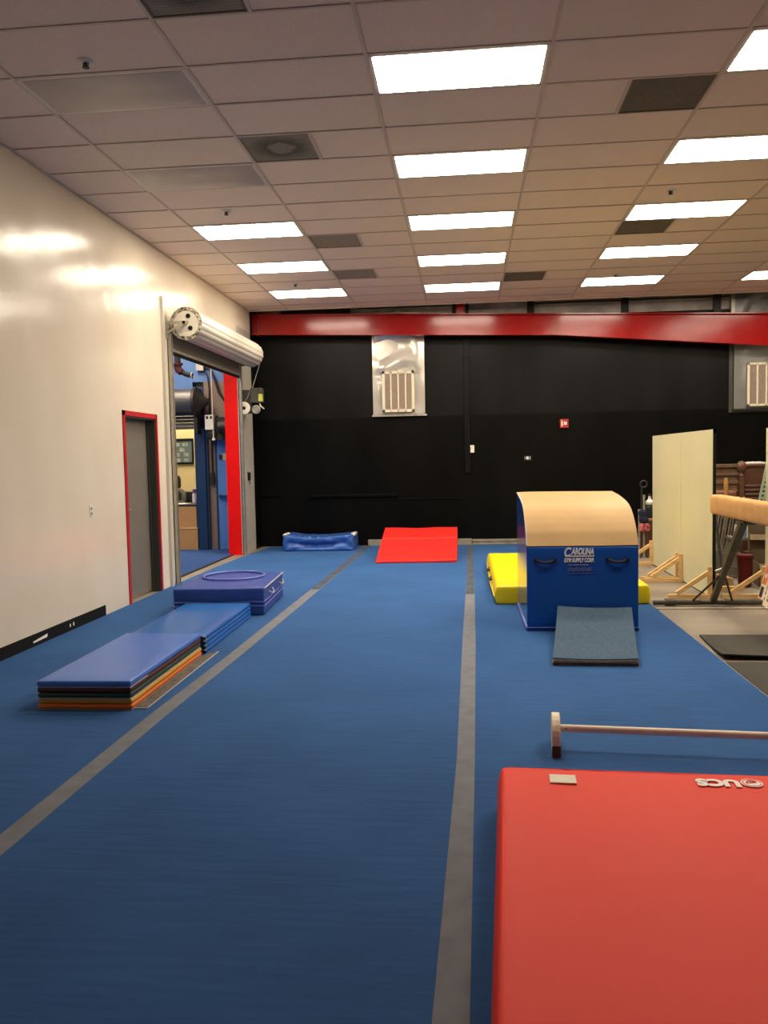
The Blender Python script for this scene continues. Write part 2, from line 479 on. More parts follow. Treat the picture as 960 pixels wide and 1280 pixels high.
def fit_text(b, width):
    xs = [v.co.x for v in b.bm.verts]
    k = width / (max(xs) - min(xs)); x0 = min(xs)
    b.xf(Matrix.Diagonal((k, 1, 1, 1)) @ Matrix.Translation((-x0, 0, 0)))
    return b
def nz(p, sc, amp, seed=0.0):
    return amp * noise.noise(Vector((p[0] * sc + seed, p[1] * sc - seed, p[2] * sc + 2 * seed)))

# ------------------------------------------------------------------ the setting
XW = -3.777       # face of the left wall
YB = 15.05        # face of the back wall
HC = 4.245        # ceiling height
CT = 0.008        # carpet thickness
GX, GY = -0.6156, 5.5948          # a corner of the ceiling grid
TX, TY = 1.2192, 0.6096
YE = 14.46        # far edge of the suspended ceiling
XR, YN = 9.2, -4.2

struct(MB().box(-8.5, XR, YN, 17.2, -0.2, 0).build('floor', 'concrete'), 'grey brown concrete floor beyond the carpet', 'floor')

# left wall: solid pieces around the two openings
D0, D1, DH = 8.945, 9.895, 2.14
S0, S1, SH = 10.47, 13.70, 3.3
b = MB()
b.box(XW - 0.2, XW, YN, D0, 0, 5.2).box(XW - 0.2, XW, D0, D1, DH, 5.2).box(XW - 0.2, XW, D1, S0, 0, 5.2)
b.box(XW - 0.2, XW, S0, S1, SH, 5.2).box(XW - 0.2, XW, S1 + 0.25, 14.60, 3.86, 5.2).box(XW - 0.011, XW, S1, S1 + 0.25, 3.86, 5.2)
WL = struct(b.build('wall_left', 'wall'), 'glossy cream painted wall on the left', 'wall')
struct(MB().box(XW - 0.2, XW - 0.011, S1 + 0.25, 14.60, 0.0, 3.86).box(XW - 0.011, XW, S1, 14.60, 0.0, 3.86).build('wall_left.001', 'panelgrey'), 'narrow grey wall panel right of the roller shutter', 'wall')
struct(MB().box(XW - 0.2, XW + 0.003, 14.60, YB, 0, 5.2).build('wall_left.002', 'black'), 'black painted end of the left wall', 'wall')
# back wall
struct(MB().box(XW - 0.2, XR, YB, YB + 0.2, 0, 2.34).build('wall_back', 'black'), 'matt black lower part of the back wall', 'wall')
struct(MB().box(XW - 0.2, XR, YB, YB + 0.2, 2.34, 4.06).build('wall_back.002', 'blackupper'), 'streaky black upper part of the back wall', 'wall')
struct(MB().box(XW - 0.2, XR, YB, YB + 0.2, 4.06, 5.2).build('wall_back.001', 'insul'), 'grey insulation panels above the red beam', 'wall')
struct(MB().box(XR, XR + 0.2, YN, YB, 0, 5.2).build('wall_right', 'wallplain'))
struct(MB().box(XW - 0.2, XR, YN - 0.2, YN, 0, 5.2).build('wall_near', 'wallplain'))
struct(MB().box(-8.5, XR, YN, 17.2, 5.2, 5.4).build('ceiling.001', 'blackmatte'), 'dark roof deck above the ceiling grid', 'ceiling')

# suspended ceiling: every opening that holds a lamp or grille is left out of the tiles
LIT = [(0, j) for j in (0, 3, 6, 9, 12)] + [(2, j) for j in (0, 3, 6, 9, 12)] + [(-2, j) for j in (6, 9, 12)] + [(4, j) for j in (6, 9, 12)]
OFF = [(-2, 0), (-2, 3)]
VENT = [(-1.0, -2), (-1.0, 2), (-1.0, 7), (-1.0, 10), (1.5, 1), (2.0, 7), (1.0, 11)]
holes = {(i, j) for i, j in LIT + OFF}
half = {}
for i, j in VENT:
    half[(math.floor(i), j)] = i - math.floor(i)
bt = MB()
for i in range(-3, 9):
    for j in range(-16, 15):
        xa, xb = max(XW, GX + i * TX), min(XR, GX + (i + 1) * TX)
        ya, yb = max(YN, GY + j * TY), min(YE, GY + (j + 1) * TY)
        if xb - xa < 0.01 or yb - ya < 0.01 or (i, j) in holes: continue
        if (i, j) in half:
            if half[(i, j)] == 0: xa = GX + i * TX + TX / 2
            else: xb = GX + i * TX + TX / 2
        zt = HC + random.uniform(0, 0.003)
        bt.box(xa + 0.002, xb - 0.002, ya + 0.002, yb - 0.002, zt, zt + 0.016)
CEIL = struct(bt.build('ceiling', 'tile'), 'suspended ceiling of speckled rectangular tiles', 'ceiling')
bt = MB()
for i in range(-2, 9):
    x = GX + i * TX
    if x < XR: bt.box(x - 0.012, x + 0.012, YN, YE, HC - 0.006, HC - 0.0005)
for j in range(-16, 15):
    y = GY + j * TY
    if YN < y < YE: bt.box(XW, XR, y - 0.010, y + 0.010, HC - 0.0055, HC - 0.0008)
for i, j in VENT:
    x = GX + i * TX + (TX / 2 if i == math.floor(i) else 0)
    bt.box(x - 0.012, x + 0.012, GY + j * TY, GY + (j + 1) * TY, HC - 0.006, HC - 0.0005)
bt.box(XW, XW + 0.022, YN, YE, HC - 0.007, HC - 0.0004)
bt.box(XW, XR, YE - 0.006, YE + 0.012, HC - 0.03, HC + 0.03)
bt.build('ceiling_grid', 'tbar', CEIL)

# plenum wall strip behind the ceiling edge: girts and hangers above the beam
b = MB()
for x in (-2.08, -0.13, 1.19, 2.82, 4.38):
    b.box(x - 0.06, x + 0.06, YB - 0.07, YB, 4.0, 4.6)
b.box(-1.9, 0.0, YB - 0.03, YB, 4.29, 4.302).box(1.2, 4.6, YB - 0.05, YB, 4.262, 4.278)
b.box(0.05, 0.10, YB - 0.06, YB, 4.0, 4.6).box(-3.3, -2.1, YB - 0.05, YB, 4.16, 4.36)
struct(b.build('trim_1', 'dark'), 'dark steel girts above the red beam', 'trim')
struct(MB().box(4.60, 4.66, YB - 0.10, YB, 3.9, 4.7).box(0.9, 4.6, YB - 0.035, YB, 4.285, 4.36).box(XW + 0.02, -3.34, YB - 0.09, YB, 4.22, 4.33).build('trim_2', 'galv'), 'pale steel angles above the red beam', 'trim')
# black rail and conduit on the back wall
struct(MB().box(-2.85, -1.22, YB - 0.05, YB, 0.90, 0.95).box(-1.5, -0.1, YB - 0.02, YB, 0.84, 0.855).box(-3.75, -3.4, YB - 0.03, YB, 0.93, 0.96).build('trim_3', 'black', bevel=0.006), 'black ridge along the lower back wall', 'trim')
struct(MB().box(0.0, 0.10, YB - 0.035, YB, 1.3, 3.72).box(-0.02, 0.12, YB - 0.045, YB, 3.35, 3.40).build('trim_4', 'blackupper', bevel=0.006), 'black vertical channel on the back wall', 'trim')
# left wall base strip and shutter angle
b = MB().box(XW, XW + 0.006, YN, 8.275, 0, 0.115)
bs = struct(b.build('baseboard_left', 'blackmatte'), 'black base strip along the cream wall', 'baseboard')
MB().prism([(XW + 0.0065, 6.80, 0.055), (XW + 0.0065, 7.05, 0.075), (XW + 0.0065, 7.04, 0.045), (XW + 0.0065, 6.80, 0.040)], (0.001, 0, 0)).box(XW + 0.0065, XW + 0.0075, 7.47, 7.49, 0.045, 0.075).box(XW + 0.0065, XW + 0.0075, 7.54, 7.56, 0.045, 0.078).build('scuff_mark', 'white', bs)
struct(MB().box(XW, XW + 0.035, 10.20, 10.255, 0, 3.68).box(XW, XW + 0.008, 10.255, 10.32, 0, 3.66).build('trim_5', 'shutter'), 'tall pale steel angle beside the shutter', 'trim')

# grey door in the left wall
b = MB()
b.box(XW - 0.15, XW - 0.11, D0 + 0.03, D1 - 0.03, 0.02, DH - 0.03)
dr = struct(b.build('door_1', 'doorgrey'), 'grey steel door set back in a red frame', 'door')
fr = MB().box(XW - 0.001, XW + 0.012, 8.897, D0 + 0.01, 0, 2.185).box(XW - 0.001, XW + 0.012, D1 - 0.01, 9.93, 0, 2.185).box(XW - 0.001, XW + 0.012, 8.897, 9.93, DH - 0.01, 2.185).build('door_casing', 'redtrim', dr)
lab(fr, 'thin red casing')
MB().box(XW - 0.2, XW - 0.002, D1 - 0.03, D1 + 0.001, 0.01, DH).box(XW - 0.2, XW - 0.002, D0, D0 + 0.03, 0.01, DH).box(XW - 0.2, XW - 0.002, D0, D1, DH - 0.03, DH + 0.001).box(XW - 0.105, XW - 0.085, D1 - 0.05, D1 - 0.03, 0.01, DH - 0.03).build('door_jamb', 'jamb', dr)
hd = MB().cyl((XW - 0.11, 9.02, 1.06), (XW - 0.05, 9.02, 1.06), 0.012, n=12).tube([(XW - 0.055, 9.02, 1.06), (XW - 0.05, 9.08, 1.06), (XW - 0.05, 9.14, 1.058)], 0.010).cyl((XW - 0.111, 9.02, 1.06), (XW - 0.10, 9.02, 1.06), 0.03).build('door_handle', 'chrome', dr, smooth='auto')

# hallway and office beyond the shutter
HX0, HY0, HY1 = -8.3, 8.6, 14.6
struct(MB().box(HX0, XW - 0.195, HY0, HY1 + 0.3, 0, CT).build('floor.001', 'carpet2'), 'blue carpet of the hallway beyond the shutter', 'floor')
b = MB()
b.box(-4.86, -4.655, HY1, HY1 + 0.2, 0, 2.95, 2)
b.box(-4.66, XW - 0.2, HY1, HY1 + 0.2, 0, 3.03, 1)
b.box(HX0, -4.86, HY1, HY1 + 0.2, 2.55, 5.2, 0)
b.box(-4.86, XW - 0.2, HY1, HY1 + 0.2, 3.03, 5.2, 0)
b.box(HX0, -7.0, HY1, HY1 + 0.2, 0, 2.55, 0)
struct(b.build('wall_hallway', ['hallblue', 'brown', 'postblue']), 'blue and brown wall at the far end of the hallway', 'wall')
struct(MB().box(HX0 - 0.2, HX0, HY0, 17.2, 0, 5.2).build('wall_hallway.001', 'hallblue'), 'blue side wall of the hallway', 'wall')
struct(MB().box(HX0, XW - 0.2, HY0 - 0.2, HY0, 0, 5.2).build('wall_hallway.002', 'hallblue'), 'blue near wall of the hallway', 'wall')
struct(MB().box(HX0, XW - 0.2, HY0, 17.2, 4.3, 4.4).build('ceiling.002', 'wallplain'), 'hallway ceiling', 'ceiling')
struct(MB().box(HX0, -4.6, 16.6, 16.8, 0, 4.3).build('wall_office', 'yellow'), 'yellow office wall behind the counter', 'wall')
struct(MB().box(-4.86, -4.66, HY1 + 0.2, 16.6, 0, 4.3).build('wall_office.001', 'yellow'), 'yellow side wall of the office', 'wall')
# steel column and beam
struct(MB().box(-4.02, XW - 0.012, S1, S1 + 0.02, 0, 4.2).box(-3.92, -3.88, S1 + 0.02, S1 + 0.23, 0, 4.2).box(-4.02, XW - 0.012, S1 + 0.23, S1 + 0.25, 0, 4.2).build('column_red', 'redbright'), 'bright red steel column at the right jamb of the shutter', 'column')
ztop = lambda x: 4.083 - 0.0335 * (x + 0.05)
zbot = lambda x: (3.73 - 0.0345 * (x + 0.05)) if x < 1.63 else (3.672 - 0.0842 * (x - 1.63))
YBM = 14.78
b = MB()
xs = [XW + 0.004, 1.63, 8.0]
for xa, xb in zip(xs, xs[1:]):
    b.hexa([(xa, YBM - 0.005, zbot(xa)), (xb, YBM - 0.005, zbot(xb + 1e-6 if xa > 1 else xb)), (xb, YBM + 0.005, zbot(xb)), (xa, YBM + 0.005, zbot(xa)),
            (xa, YBM - 0.005, ztop(xa)), (xb, YBM - 0.005, ztop(xb)), (xb, YBM + 0.005, ztop(xb)), (xa, YBM + 0.005, ztop(xa))])
    for zf in (zbot, ztop):
        b.hexa([(xa, YBM - 0.085, zf(xa) - 0.008), (xb, YBM - 0.085, zf(xb) - 0.008), (xb, YBM + 0.085, zf(xb) - 0.008), (xa, YBM + 0.085, zf(xa) - 0.008),
                (xa, YBM - 0.085, zf(xa) + 0.008), (xb, YBM - 0.085, zf(xb) + 0.008), (xb, YBM + 0.085, zf(xb) + 0.008), (xa, YBM + 0.085, zf(xa) + 0.008)])
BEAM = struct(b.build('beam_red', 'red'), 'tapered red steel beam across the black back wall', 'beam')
b = MB()
for x in (-3.66,):
    b.box(x - 0.006, x + 0.006, YBM - 0.08, YBM, zbot(x) - 0.03, ztop(x))
for x in (-0.02, 1.63):
    b.box(x - 0.005, x + 0.005, YBM - 0.03, YBM, zbot(x) + (0.18 if x < 1 else 0.0), ztop(x))
b.build('stiffener_plate', 'red', BEAM)
MB().box(-0.12, 0.02, YBM - 0.05, YBM + 0.05, ztop(0), ztop(0) + 0.24).build('beam_bracket', 'red', BEAM)

# ------------------------------------------------------------------ carpet with its two grey stripes
b = MB()
b.prism([(XW + 0.001, YN, 0), (1.918, YN, 0), (1.918, YB - 0.12, 0), (-3.60, YB - 0.12, 0), (-3.63, 14.3, 0), (-3.72, 13.2, 0), (-3.755, 12.3, 0), (XW + 0.001, 11.2, 0)], (0, 0, CT))
CARP = tag(b.build('carpet', 'carpet'), 'large blue gym carpet with two long grey stripes', 'carpet')
lab(MB().prism([(-2.06, YN, CT), (-1.955, YN, CT), (-1.885, 4.87, CT), (-1.84, 6.6, CT), (-1.80, 9.0, CT), (-1.755, 12.6, CT), (-1.74, 14.9, CT), (-1.85, 14.9, CT), (-1.86, 12.6, CT), (-1.915, 9.0, CT), (-1.95, 6.5, CT), (-1.997, 4.87, CT)], (0, 0, 0.0012)).build('stripe', 'stripe', CARP), 'grey stripe nearer the cream wall')
lab(MB().prism([(-0.20, YN, CT), (-0.085, YN, CT), (-0.008, 2.23, CT), (0.030, 4.25, CT), (0.069, 7.0, CT), (0.105, 11.2, CT), (0.115, 14.9, CT), (0.012, 14.9, CT), (0.004, 11.2, CT), (-0.043, 7.0, CT), (-0.064, 4.25, CT), (-0.114, 2.22, CT)], (0, 0, 0.0012)).build('stripe', 'stripe', CARP), 'grey stripe down the middle of the carpet')

lab(MB().prism([(-1.80, 9.9, CT + 0.0012), (-1.756, 12.6, CT + 0.0012), (-1.741, 14.89, CT + 0.0012), (-1.849, 14.89, CT + 0.0012), (-1.859, 12.6, CT + 0.0012), (-1.90, 9.9, CT + 0.0012)], (0, 0, 0.0006)).build('stripe_end', 'stripedark', CARP), 'dark far end of the stripe nearer the wall')
lab(MB().prism([(0.086, 9.5, CT + 0.0012), (0.104, 11.2, CT + 0.0012), (0.114, 14.89, CT + 0.0012), (0.013, 14.89, CT + 0.0012), (0.005, 11.2, CT + 0.0012), (-0.012, 9.5, CT + 0.0012)], (0, 0, 0.0006)).build('stripe_end', 'stripedark', CARP), 'dark far end of the middle stripe')

# ------------------------------------------------------------------ ceiling lamps, grilles, sprinklers
def troffer(i, j, lit, label, group=None):
    x0, y0 = GX + i * TX + 0.013, GY + j * TY + 0.012
    x1, y1 = x0 + TX - 0.026, y0 + TY - 0.024
    t = thing('ceiling_light', label, 'ceiling light', ((x0 + x1) / 2, (y0 + y1) / 2, HC - 0.006), 0, group)
    z = HC - 0.006
    f = MB().box(x0, x1, y0, y0 + 0.022, z, z + 0.05).box(x0, x1, y1 - 0.022, y1, z, z + 0.05).box(x0, x0 + 0.026, y0, y1, z, z + 0.05).box(x1 - 0.026, x1, y0, y1, z, z + 0.05)
    f.box(x0, x1, y0, y1, z + 0.05, z + 0.06)
    f.build('frame', 'whitemetal', t)
    MB().soft(x0 + 0.022, x1 - 0.022, y0 + 0.018, y1 - 0.018, z - 0.003, z + 0.03, 0.01, 4, 3, 1).build('diffuser', 'lens' if lit else 'lensoff', t, smooth=True)
    return t
rows = {0: 'nearest', 3: 'second', 6: 'third', 9: 'fourth', 12: 'farthest'}
first = None
for i, j in LIT:
    if i == 0: lb = 'lit ceiling light, %s from the camera in the middle row of five' % rows[j]
    elif i == 2: lb = 'lit ceiling light, %s from the camera in the row right of the middle row' % rows[j]
    elif i == -2: lb = 'lit ceiling light, %s from the camera of three along the left wall' % {6: 'nearest', 9: 'middle one', 12: 'farthest'}[j]
    else: lb = 'lit ceiling light, %s in the row at the right edge of the picture' % rows[j]
    if first is None:
        first = troffer(i, j, True, lb, 'lit ceiling lights'); fi = (i, j)
    else:
        dup(first, ((i - fi[0]) * TX, (j - fi[1]) * TY, 0), lb, 'lit ceiling lights')
u = troffer(-2, 0, False, 'large unlit ceiling light nearest the camera, above the left wall', 'unlit ceiling lights')
dup(u, (0, 3 * TY, 0), 'smaller-looking unlit ceiling light between the near unlit one and the lit row', 'unlit ceiling lights')

VL = ['dark square ceiling grille cut by the top edge of the picture', 'water-stained square ceiling grille between the two unlit lights and the middle row',
      'grey square ceiling grille right of the third lit row beside the left lights', 'small far square ceiling grille between left and middle light rows',
      'large dark square ceiling grille at the upper right before the right light row', 'dark square ceiling grille directly behind a lamp in the right row',
      'small far square ceiling grille right of the farthest middle lamp']
for k, (i, j) in enumerate(VENT):
    x0, y0 = GX + i * TX + 0.012, GY + j * TY + 0.01
    x1, y1 = x0 + TX / 2 - 0.024, y0 + TY - 0.02
    t = thing('ceiling_grille', VL[k], 'vent', (x0, y0, HC - 0.006), 0, 'square return air grilles')
    f = MB().box(x0, x1, y0, y0 + 0.014, HC - 0.006, HC + 0.02).box(x0, x1, y1 - 0.014, y1, HC - 0.006, HC + 0.02).box(x0, x0 + 0.014, y0, y1, HC - 0.006, HC + 0.02).box(x1 - 0.014, x1, y0, y1, HC - 0.006, HC + 0.02)
    mm = 'stain' if k in (0, 1) else ('grilleL' if k in (2, 3) else 'grille')
    f.build('frame', 'grilleL' if k in (1, 2, 3) else 'grille', t)
    g = MB()
    g.box(x0 + 0.012, x1 - 0.012, y0 + 0.012, y1 - 0.012, HC + 0.0025, HC + 0.012)
    for q in range(1, 20):
        yy = y0 + 0.012 + (y1 - y0 - 0.024) * q / 20
        g.box(x0 + 0.012, x1 - 0.012, yy - 0.003, yy + 0.003, HC, HC + 0.003)
    for q in range(1, 20):
        xx = x0 + 0.012 + (x1 - x0 - 0.024) * q / 20
        g.box(xx - 0.003, xx + 0.003, y0 + 0.012, y1 - 0.012, HC + 0.0005, HC + 0.003)
    g.build('louvre', mm, t)

SP = [(-2.456, 5.43, 'ceiling sprinkler with white ring beside the nearest unlit light'), (-2.484, 8.77, 'ceiling sprinkler just before the nearest lit lamp on the left'),
      (-2.504, 12.47, 'small far ceiling sprinkler before the farthest lamp on the left'), (2.112, 8.82, 'dark ceiling sprinkler between two lamps of the right row'),
      (2.265, 12.75, 'small far ceiling sprinkler before the farthest lamp of the right row')]
sp = None
for x, y, lb in SP:
    if sp is None:
        sp = thing('sprinkler', lb, 'sprinkler', (x, y, HC), 0, 'ceiling sprinklers')
        MB().lathe([(0.015, -0.010), (0.044, -0.009), (0.055, -0.002), (0.055, 0.0)], (x, y, HC), 20).build('escutcheon', 'whitemetal', sp, smooth='auto')
        h = MB().cyl((x, y, HC - 0.03), (x, y, HC - 0.005), 0.010, n=10)
        h.tube([(x - 0.016, y, HC - 0.01), (x - 0.018, y, HC - 0.025), (x, y, HC - 0.038), (x + 0.018, y, HC - 0.025), (x + 0.016, y, HC - 0.01)], 0.004, n=6)
        h.lathe([(0.008, -0.044), (0.024, -0.042), (0.024, -0.039), (0.008, -0.036)], (x, y, HC), 12)
        h.build('head', 'dark', sp, smooth='auto')
        s0 = (x, y)
    else:
        dup(sp, (x - s0[0], y - s0[1], 0), lb, 'ceiling sprinklers')

# ------------------------------------------------------------------ roller shutter
SX, SZ, SR = -3.540, 3.372, 0.205
T = thing('roller_shutter', 'raised roller shutter with pale ribbed coil above the hallway opening', 'shutter', (SX, 12.1, 0))
b = MB()
N = 64
prof = []
for k in range(N):
    a = 2 * PI * k / N
    rr = SR - (0.007 if k % 4 == 0 else 0.0) + (0.002 if k % 4 == 2 else 0)
    prof.append((SX + rr * math.cos(a), 10.47, SZ + rr * math.sin(a)))
b.prism(prof, (0, 3.27, 0))
b.build('coil', 'shutter', T, smooth='auto', ang=25)
e = MB().lathe([(SR - 0.012, 0.0), (SR - 0.012, -0.004), (0.0001, -0.004)], (SX, 10.47, SZ), 48, 'y')
lab(e.build('end_plate', 'plate', T), 'ivory round end plate')
lab(MB().lathe([(SR + 0.006, 0.0), (SR + 0.006, -0.012), (SR - 0.035, -0.014), (SR - 0.041, -0.004), (SR + 0.006, 0.0)], (SX, 10.47, SZ), 48, 'y', caps=False).build('end_ring', 'patch', T), 'black speckled ring')
for hx_, hz_ in ((0.03, 0.095), (0.055, -0.06)):
    MB().lathe([(0.03, 0), (0.03, -0.006)], (SX + hx_, 10.464, SZ + hz_), 20, 'y').build('end_hole', 'blackmatte', T)
b = MB().cyl((SX, 10.37, SZ), (SX, 10.47, SZ), 0.022, n=14)
b.box(XW + 0.001, SX + 0.06, 10.37, 10.385, SZ - 0.02, SZ + 0.02).bar((XW + 0.01, 10.378, SZ - 0.13), (SX, 10.378, SZ), 0.015, 0.03).box(XW + 0.001, XW + 0.012, 10.33, 10.41, SZ - 0.2, SZ + 0.15)
b.build('support_bracket', 'galv', T)
b = MB()
for k in range(6):
    z1 = 3.30 - k * 0.045
    b.hexa([(XW + 0.012, 10.48, z1 - 0.043), (XW + 0.03, 10.48, z1 - 0.043), (XW + 0.03, 13.69, z1 - 0.043), (XW + 0.012, 13.69, z1 - 0.043),
            (XW + 0.022, 10.48, z1), (XW + 0.04, 10.48, z1), (XW + 0.04, 13.69, z1), (XW + 0.022, 13.69, z1)])
b.build('curtain', 'shutterD', T)
MB().box(XW + 0.0, XW + 0.05, 10.48, 13.69, 3.02, 3.055).box(XW + 0.01, XW + 0.03, 10.48, 13.69, 2.985, 3.02, 1).build('bottom_bar', ['galv', 'blackmatte'], T)
for y in (10.40, 13.715):
    b = MB()
    b.box(XW + 0.001, XW + 0.05, y, y + 0.018, CT, 3.25).box(XW + 0.001, XW + 0.05, y + 0.05, y + 0.068, CT, 3.25).box(XW + 0.001, XW + 0.012, y, y + 0.068, CT, 3.25)
    g = b.build('guide_rail', 'galv', T)
MB().box(XW + 0.001, SX + 0.05, 13.75, 13.77, SZ - 0.18, SZ + 0.15).cyl((SX, 13.74, SZ), (SX, 13.77, SZ), 0.03).build('support_bracket', 'shutterD', T)
struct(MB().prism([(XW - 0.2, S0, 0), (XW - 0.16, S0, 0), (XW - 0.16, S1, 0), (XW - 0.2, S1, 0)], (0, 0, 0.012)).build('trim_6', 'blackmatte'), 'black strip across the shutter threshold', 'trim')

# door operator
OY = 13.86
T = thing('door_operator', 'grey motor operator box and pulleys on the wall under the shutter coil', 'motor', (XW, OY, 2.35))
MB().box(XW + 0.001, XW + 0.19, OY - 0.02, OY + 0.06, 2.40, 2.80).build('mounting_plate', 'oper', T, bevel=0.004)
MB().box(XW + 0.19, XW + 0.38, OY - 0.09, OY + 0.1, 2.575, 2.825).build('motor_box', 'oper', T, bevel=0.012)
lab(MB().box(XW + 0.33, XW + 0.381, OY - 0.092, OY + 0.0, 2.60, 2.72).build('warning_label', 'label', T), 'small yellow label')
MB().lathe([(0.10, 0), (0.106, 0.01), (0.10, 0.03), (0.03, 0.035), (0.028, 0.0)][::-1], (XW + 0.07, OY - 0.075, 2.49), 28, 'y').build('pulley', 'plate', T, smooth='auto')
MB().torus((XW + 0.27, OY - 0.04, 2.465), 0.062, 0.014, 24, 8, 'y').cyl((XW + 0.27, OY - 0.06, 2.465), (XW + 0.27, OY, 2.465), 0.045).build('chain_wheel', 'galv', T, smooth='auto')
MB().tube([(XW + 0.33, OY - 0.05, 2.58), (XW + 0.35, OY - 0.05, 2.52), (XW + 0.41, OY - 0.05, 2.47)], 0.012, 8).build('release_lever', 'whitemetal', T, smooth=True)
MB().tube([(SX + 0.13, OY - 0.06, SZ - 0.12), (XW + 0.22, OY - 0.05, 2.825)], 0.007, 6).tube([(XW + 0.20, OY - 0.055, 2.83), (XW + 0.13, OY - 0.06, 2.66), (XW + 0.05, OY - 0.06, 2.57)], 0.006, 6).build('drive_chain', 'galv', T)
t = thing('key_switch', 'small black key switch on the grey wall panel', 'switch', (XW, 14.2, 1.25))
MB().box(XW, XW + 0.03, 14.14, 14.25, 1.26, 1.40).build('switch_body', 'blackmatte', t, bevel=0.004)
MB().tube([(XW + 0.03, 14.18, 1.30), (XW + 0.035, 14.18, 1.24), (XW + 0.03, 14.19, 1.19)], 0.006, 6).build('key', 'dark', t)
# socket on the cream wall
t = thing('wall_outlet', 'white double power outlet on the cream wall', 'outlet', (XW, 8.04, 1.06))
MB().box(XW, XW + 0.006, 8.0, 8.075, 1.06, 1.175).build('cover_plate', 'plastwhite', t, bevel=0.002)
MB().lathe([(0.017, 0), (0.015, 0.004)], (XW + 0.006, 8.037, 1.142), 16, 'x').lathe([(0.017, 0), (0.015, 0.004)], (XW + 0.006, 8.037, 1.093), 16, 'x').build('socket_face', 'ledge', t)

# ------------------------------------------------------------------ hallway contents
# counter shutter
t = thing('counter_shutter', 'dark grey roll shutter over the office counter', 'shutter', (-5.8, HY1, 2.3))
MB().cyl((-7.1, 14.36, 2.68), (-4.75, 14.36, 2.68), 0.215, n=28).build('coil', 'shaft', t, smooth='auto')
b = MB()
for k in range(5):
    b.box(-7.0, -4.77, 14.50, 14.54 if k % 2 else 14.52, 2.48 - 0.06 * k - 0.055, 2.48 - 0.06 * k)
b.build('curtain', 'shaft', t)
MB().lathe([(0.26, 0), (0.26, 0.05), (0.12, 0.12), (0.05, 0.25)], (-4.75, 14.36, 2.66), 20, 'x').box(-4.75, -4.70, 14.3, 14.6, 2.1, 2.9).build('end_bracket', 'dark', t, smooth='auto')
MB().box(-4.80, -4.64, 14.50, 14.598, CT, 2.2).box(-4.64, -4.60, 14.54, 14.598, CT, 2.2).build('guide_post', 'postblue', t, bevel=0.004)
# counter desk
t = thing('reception_counter', 'oak laminate reception counter in the office opening', 'counter', (-5.8, 14.9, CT))
MB().box(-6.9, -4.90, 14.62, 14.66, 0.40, 0.80).box(-4.90, -4.875, 14.62, 15.3, 0.40, 0.80).build('upper_front', 'deskfront', t)
MB().box(-6.9, -4.845, 14.56, 14.62, CT, 0.39).box(-4.87, -4.845, 14.62, 15.3, CT, 0.39).build('lower_front', 'deskfront', t)
MB().box(-6.9, -4.84, 14.55, 14.66, 0.39, 0.40).build('shelf_edge', 'foam', t)
MB().box(-6.9, -4.87, 14.61, 15.3, 0.80, 0.83).build('desk_top', 'dark', t, bevel=0.004)
t = thing('water_bottle', 'pink and white bottle with purple cap on the office counter', 'bottle', (-4.96, 14.8, 0.83))
MB().lathe([(0.03, 0.0), (0.042, 0.006), (0.042, 0.16), (0.034, 0.19), (0.028, 0.20)], (-4.96, 14.8, 0.83), 18).build('bottle_body', 'bottle', t, smooth='auto')
MB().lathe([(0.032, 0.0), (0.034, 0.01), (0.03, 0.075), (0.018, 0.085)], (-4.96, 14.8, 1.025), 18).build('cap', 'cap', t, smooth='auto')
MB().box(-4.99, -4.93, 14.756, 14.758, 0.87, 0.95).build('bottle_label', 'paper', t)
MB().prism([(-5.34, 14.68, 0.83), (-5.10, 14.66, 0.83), (-5.05, 14.88, 0.83), (-5.3, 14.92, 0.83)], (0, 0, 0.012)).build('paper_stack', 'paper')
tag(bpy.data.objects['paper_stack'], 'loose white papers on the office counter left of the bottle', 'papers')
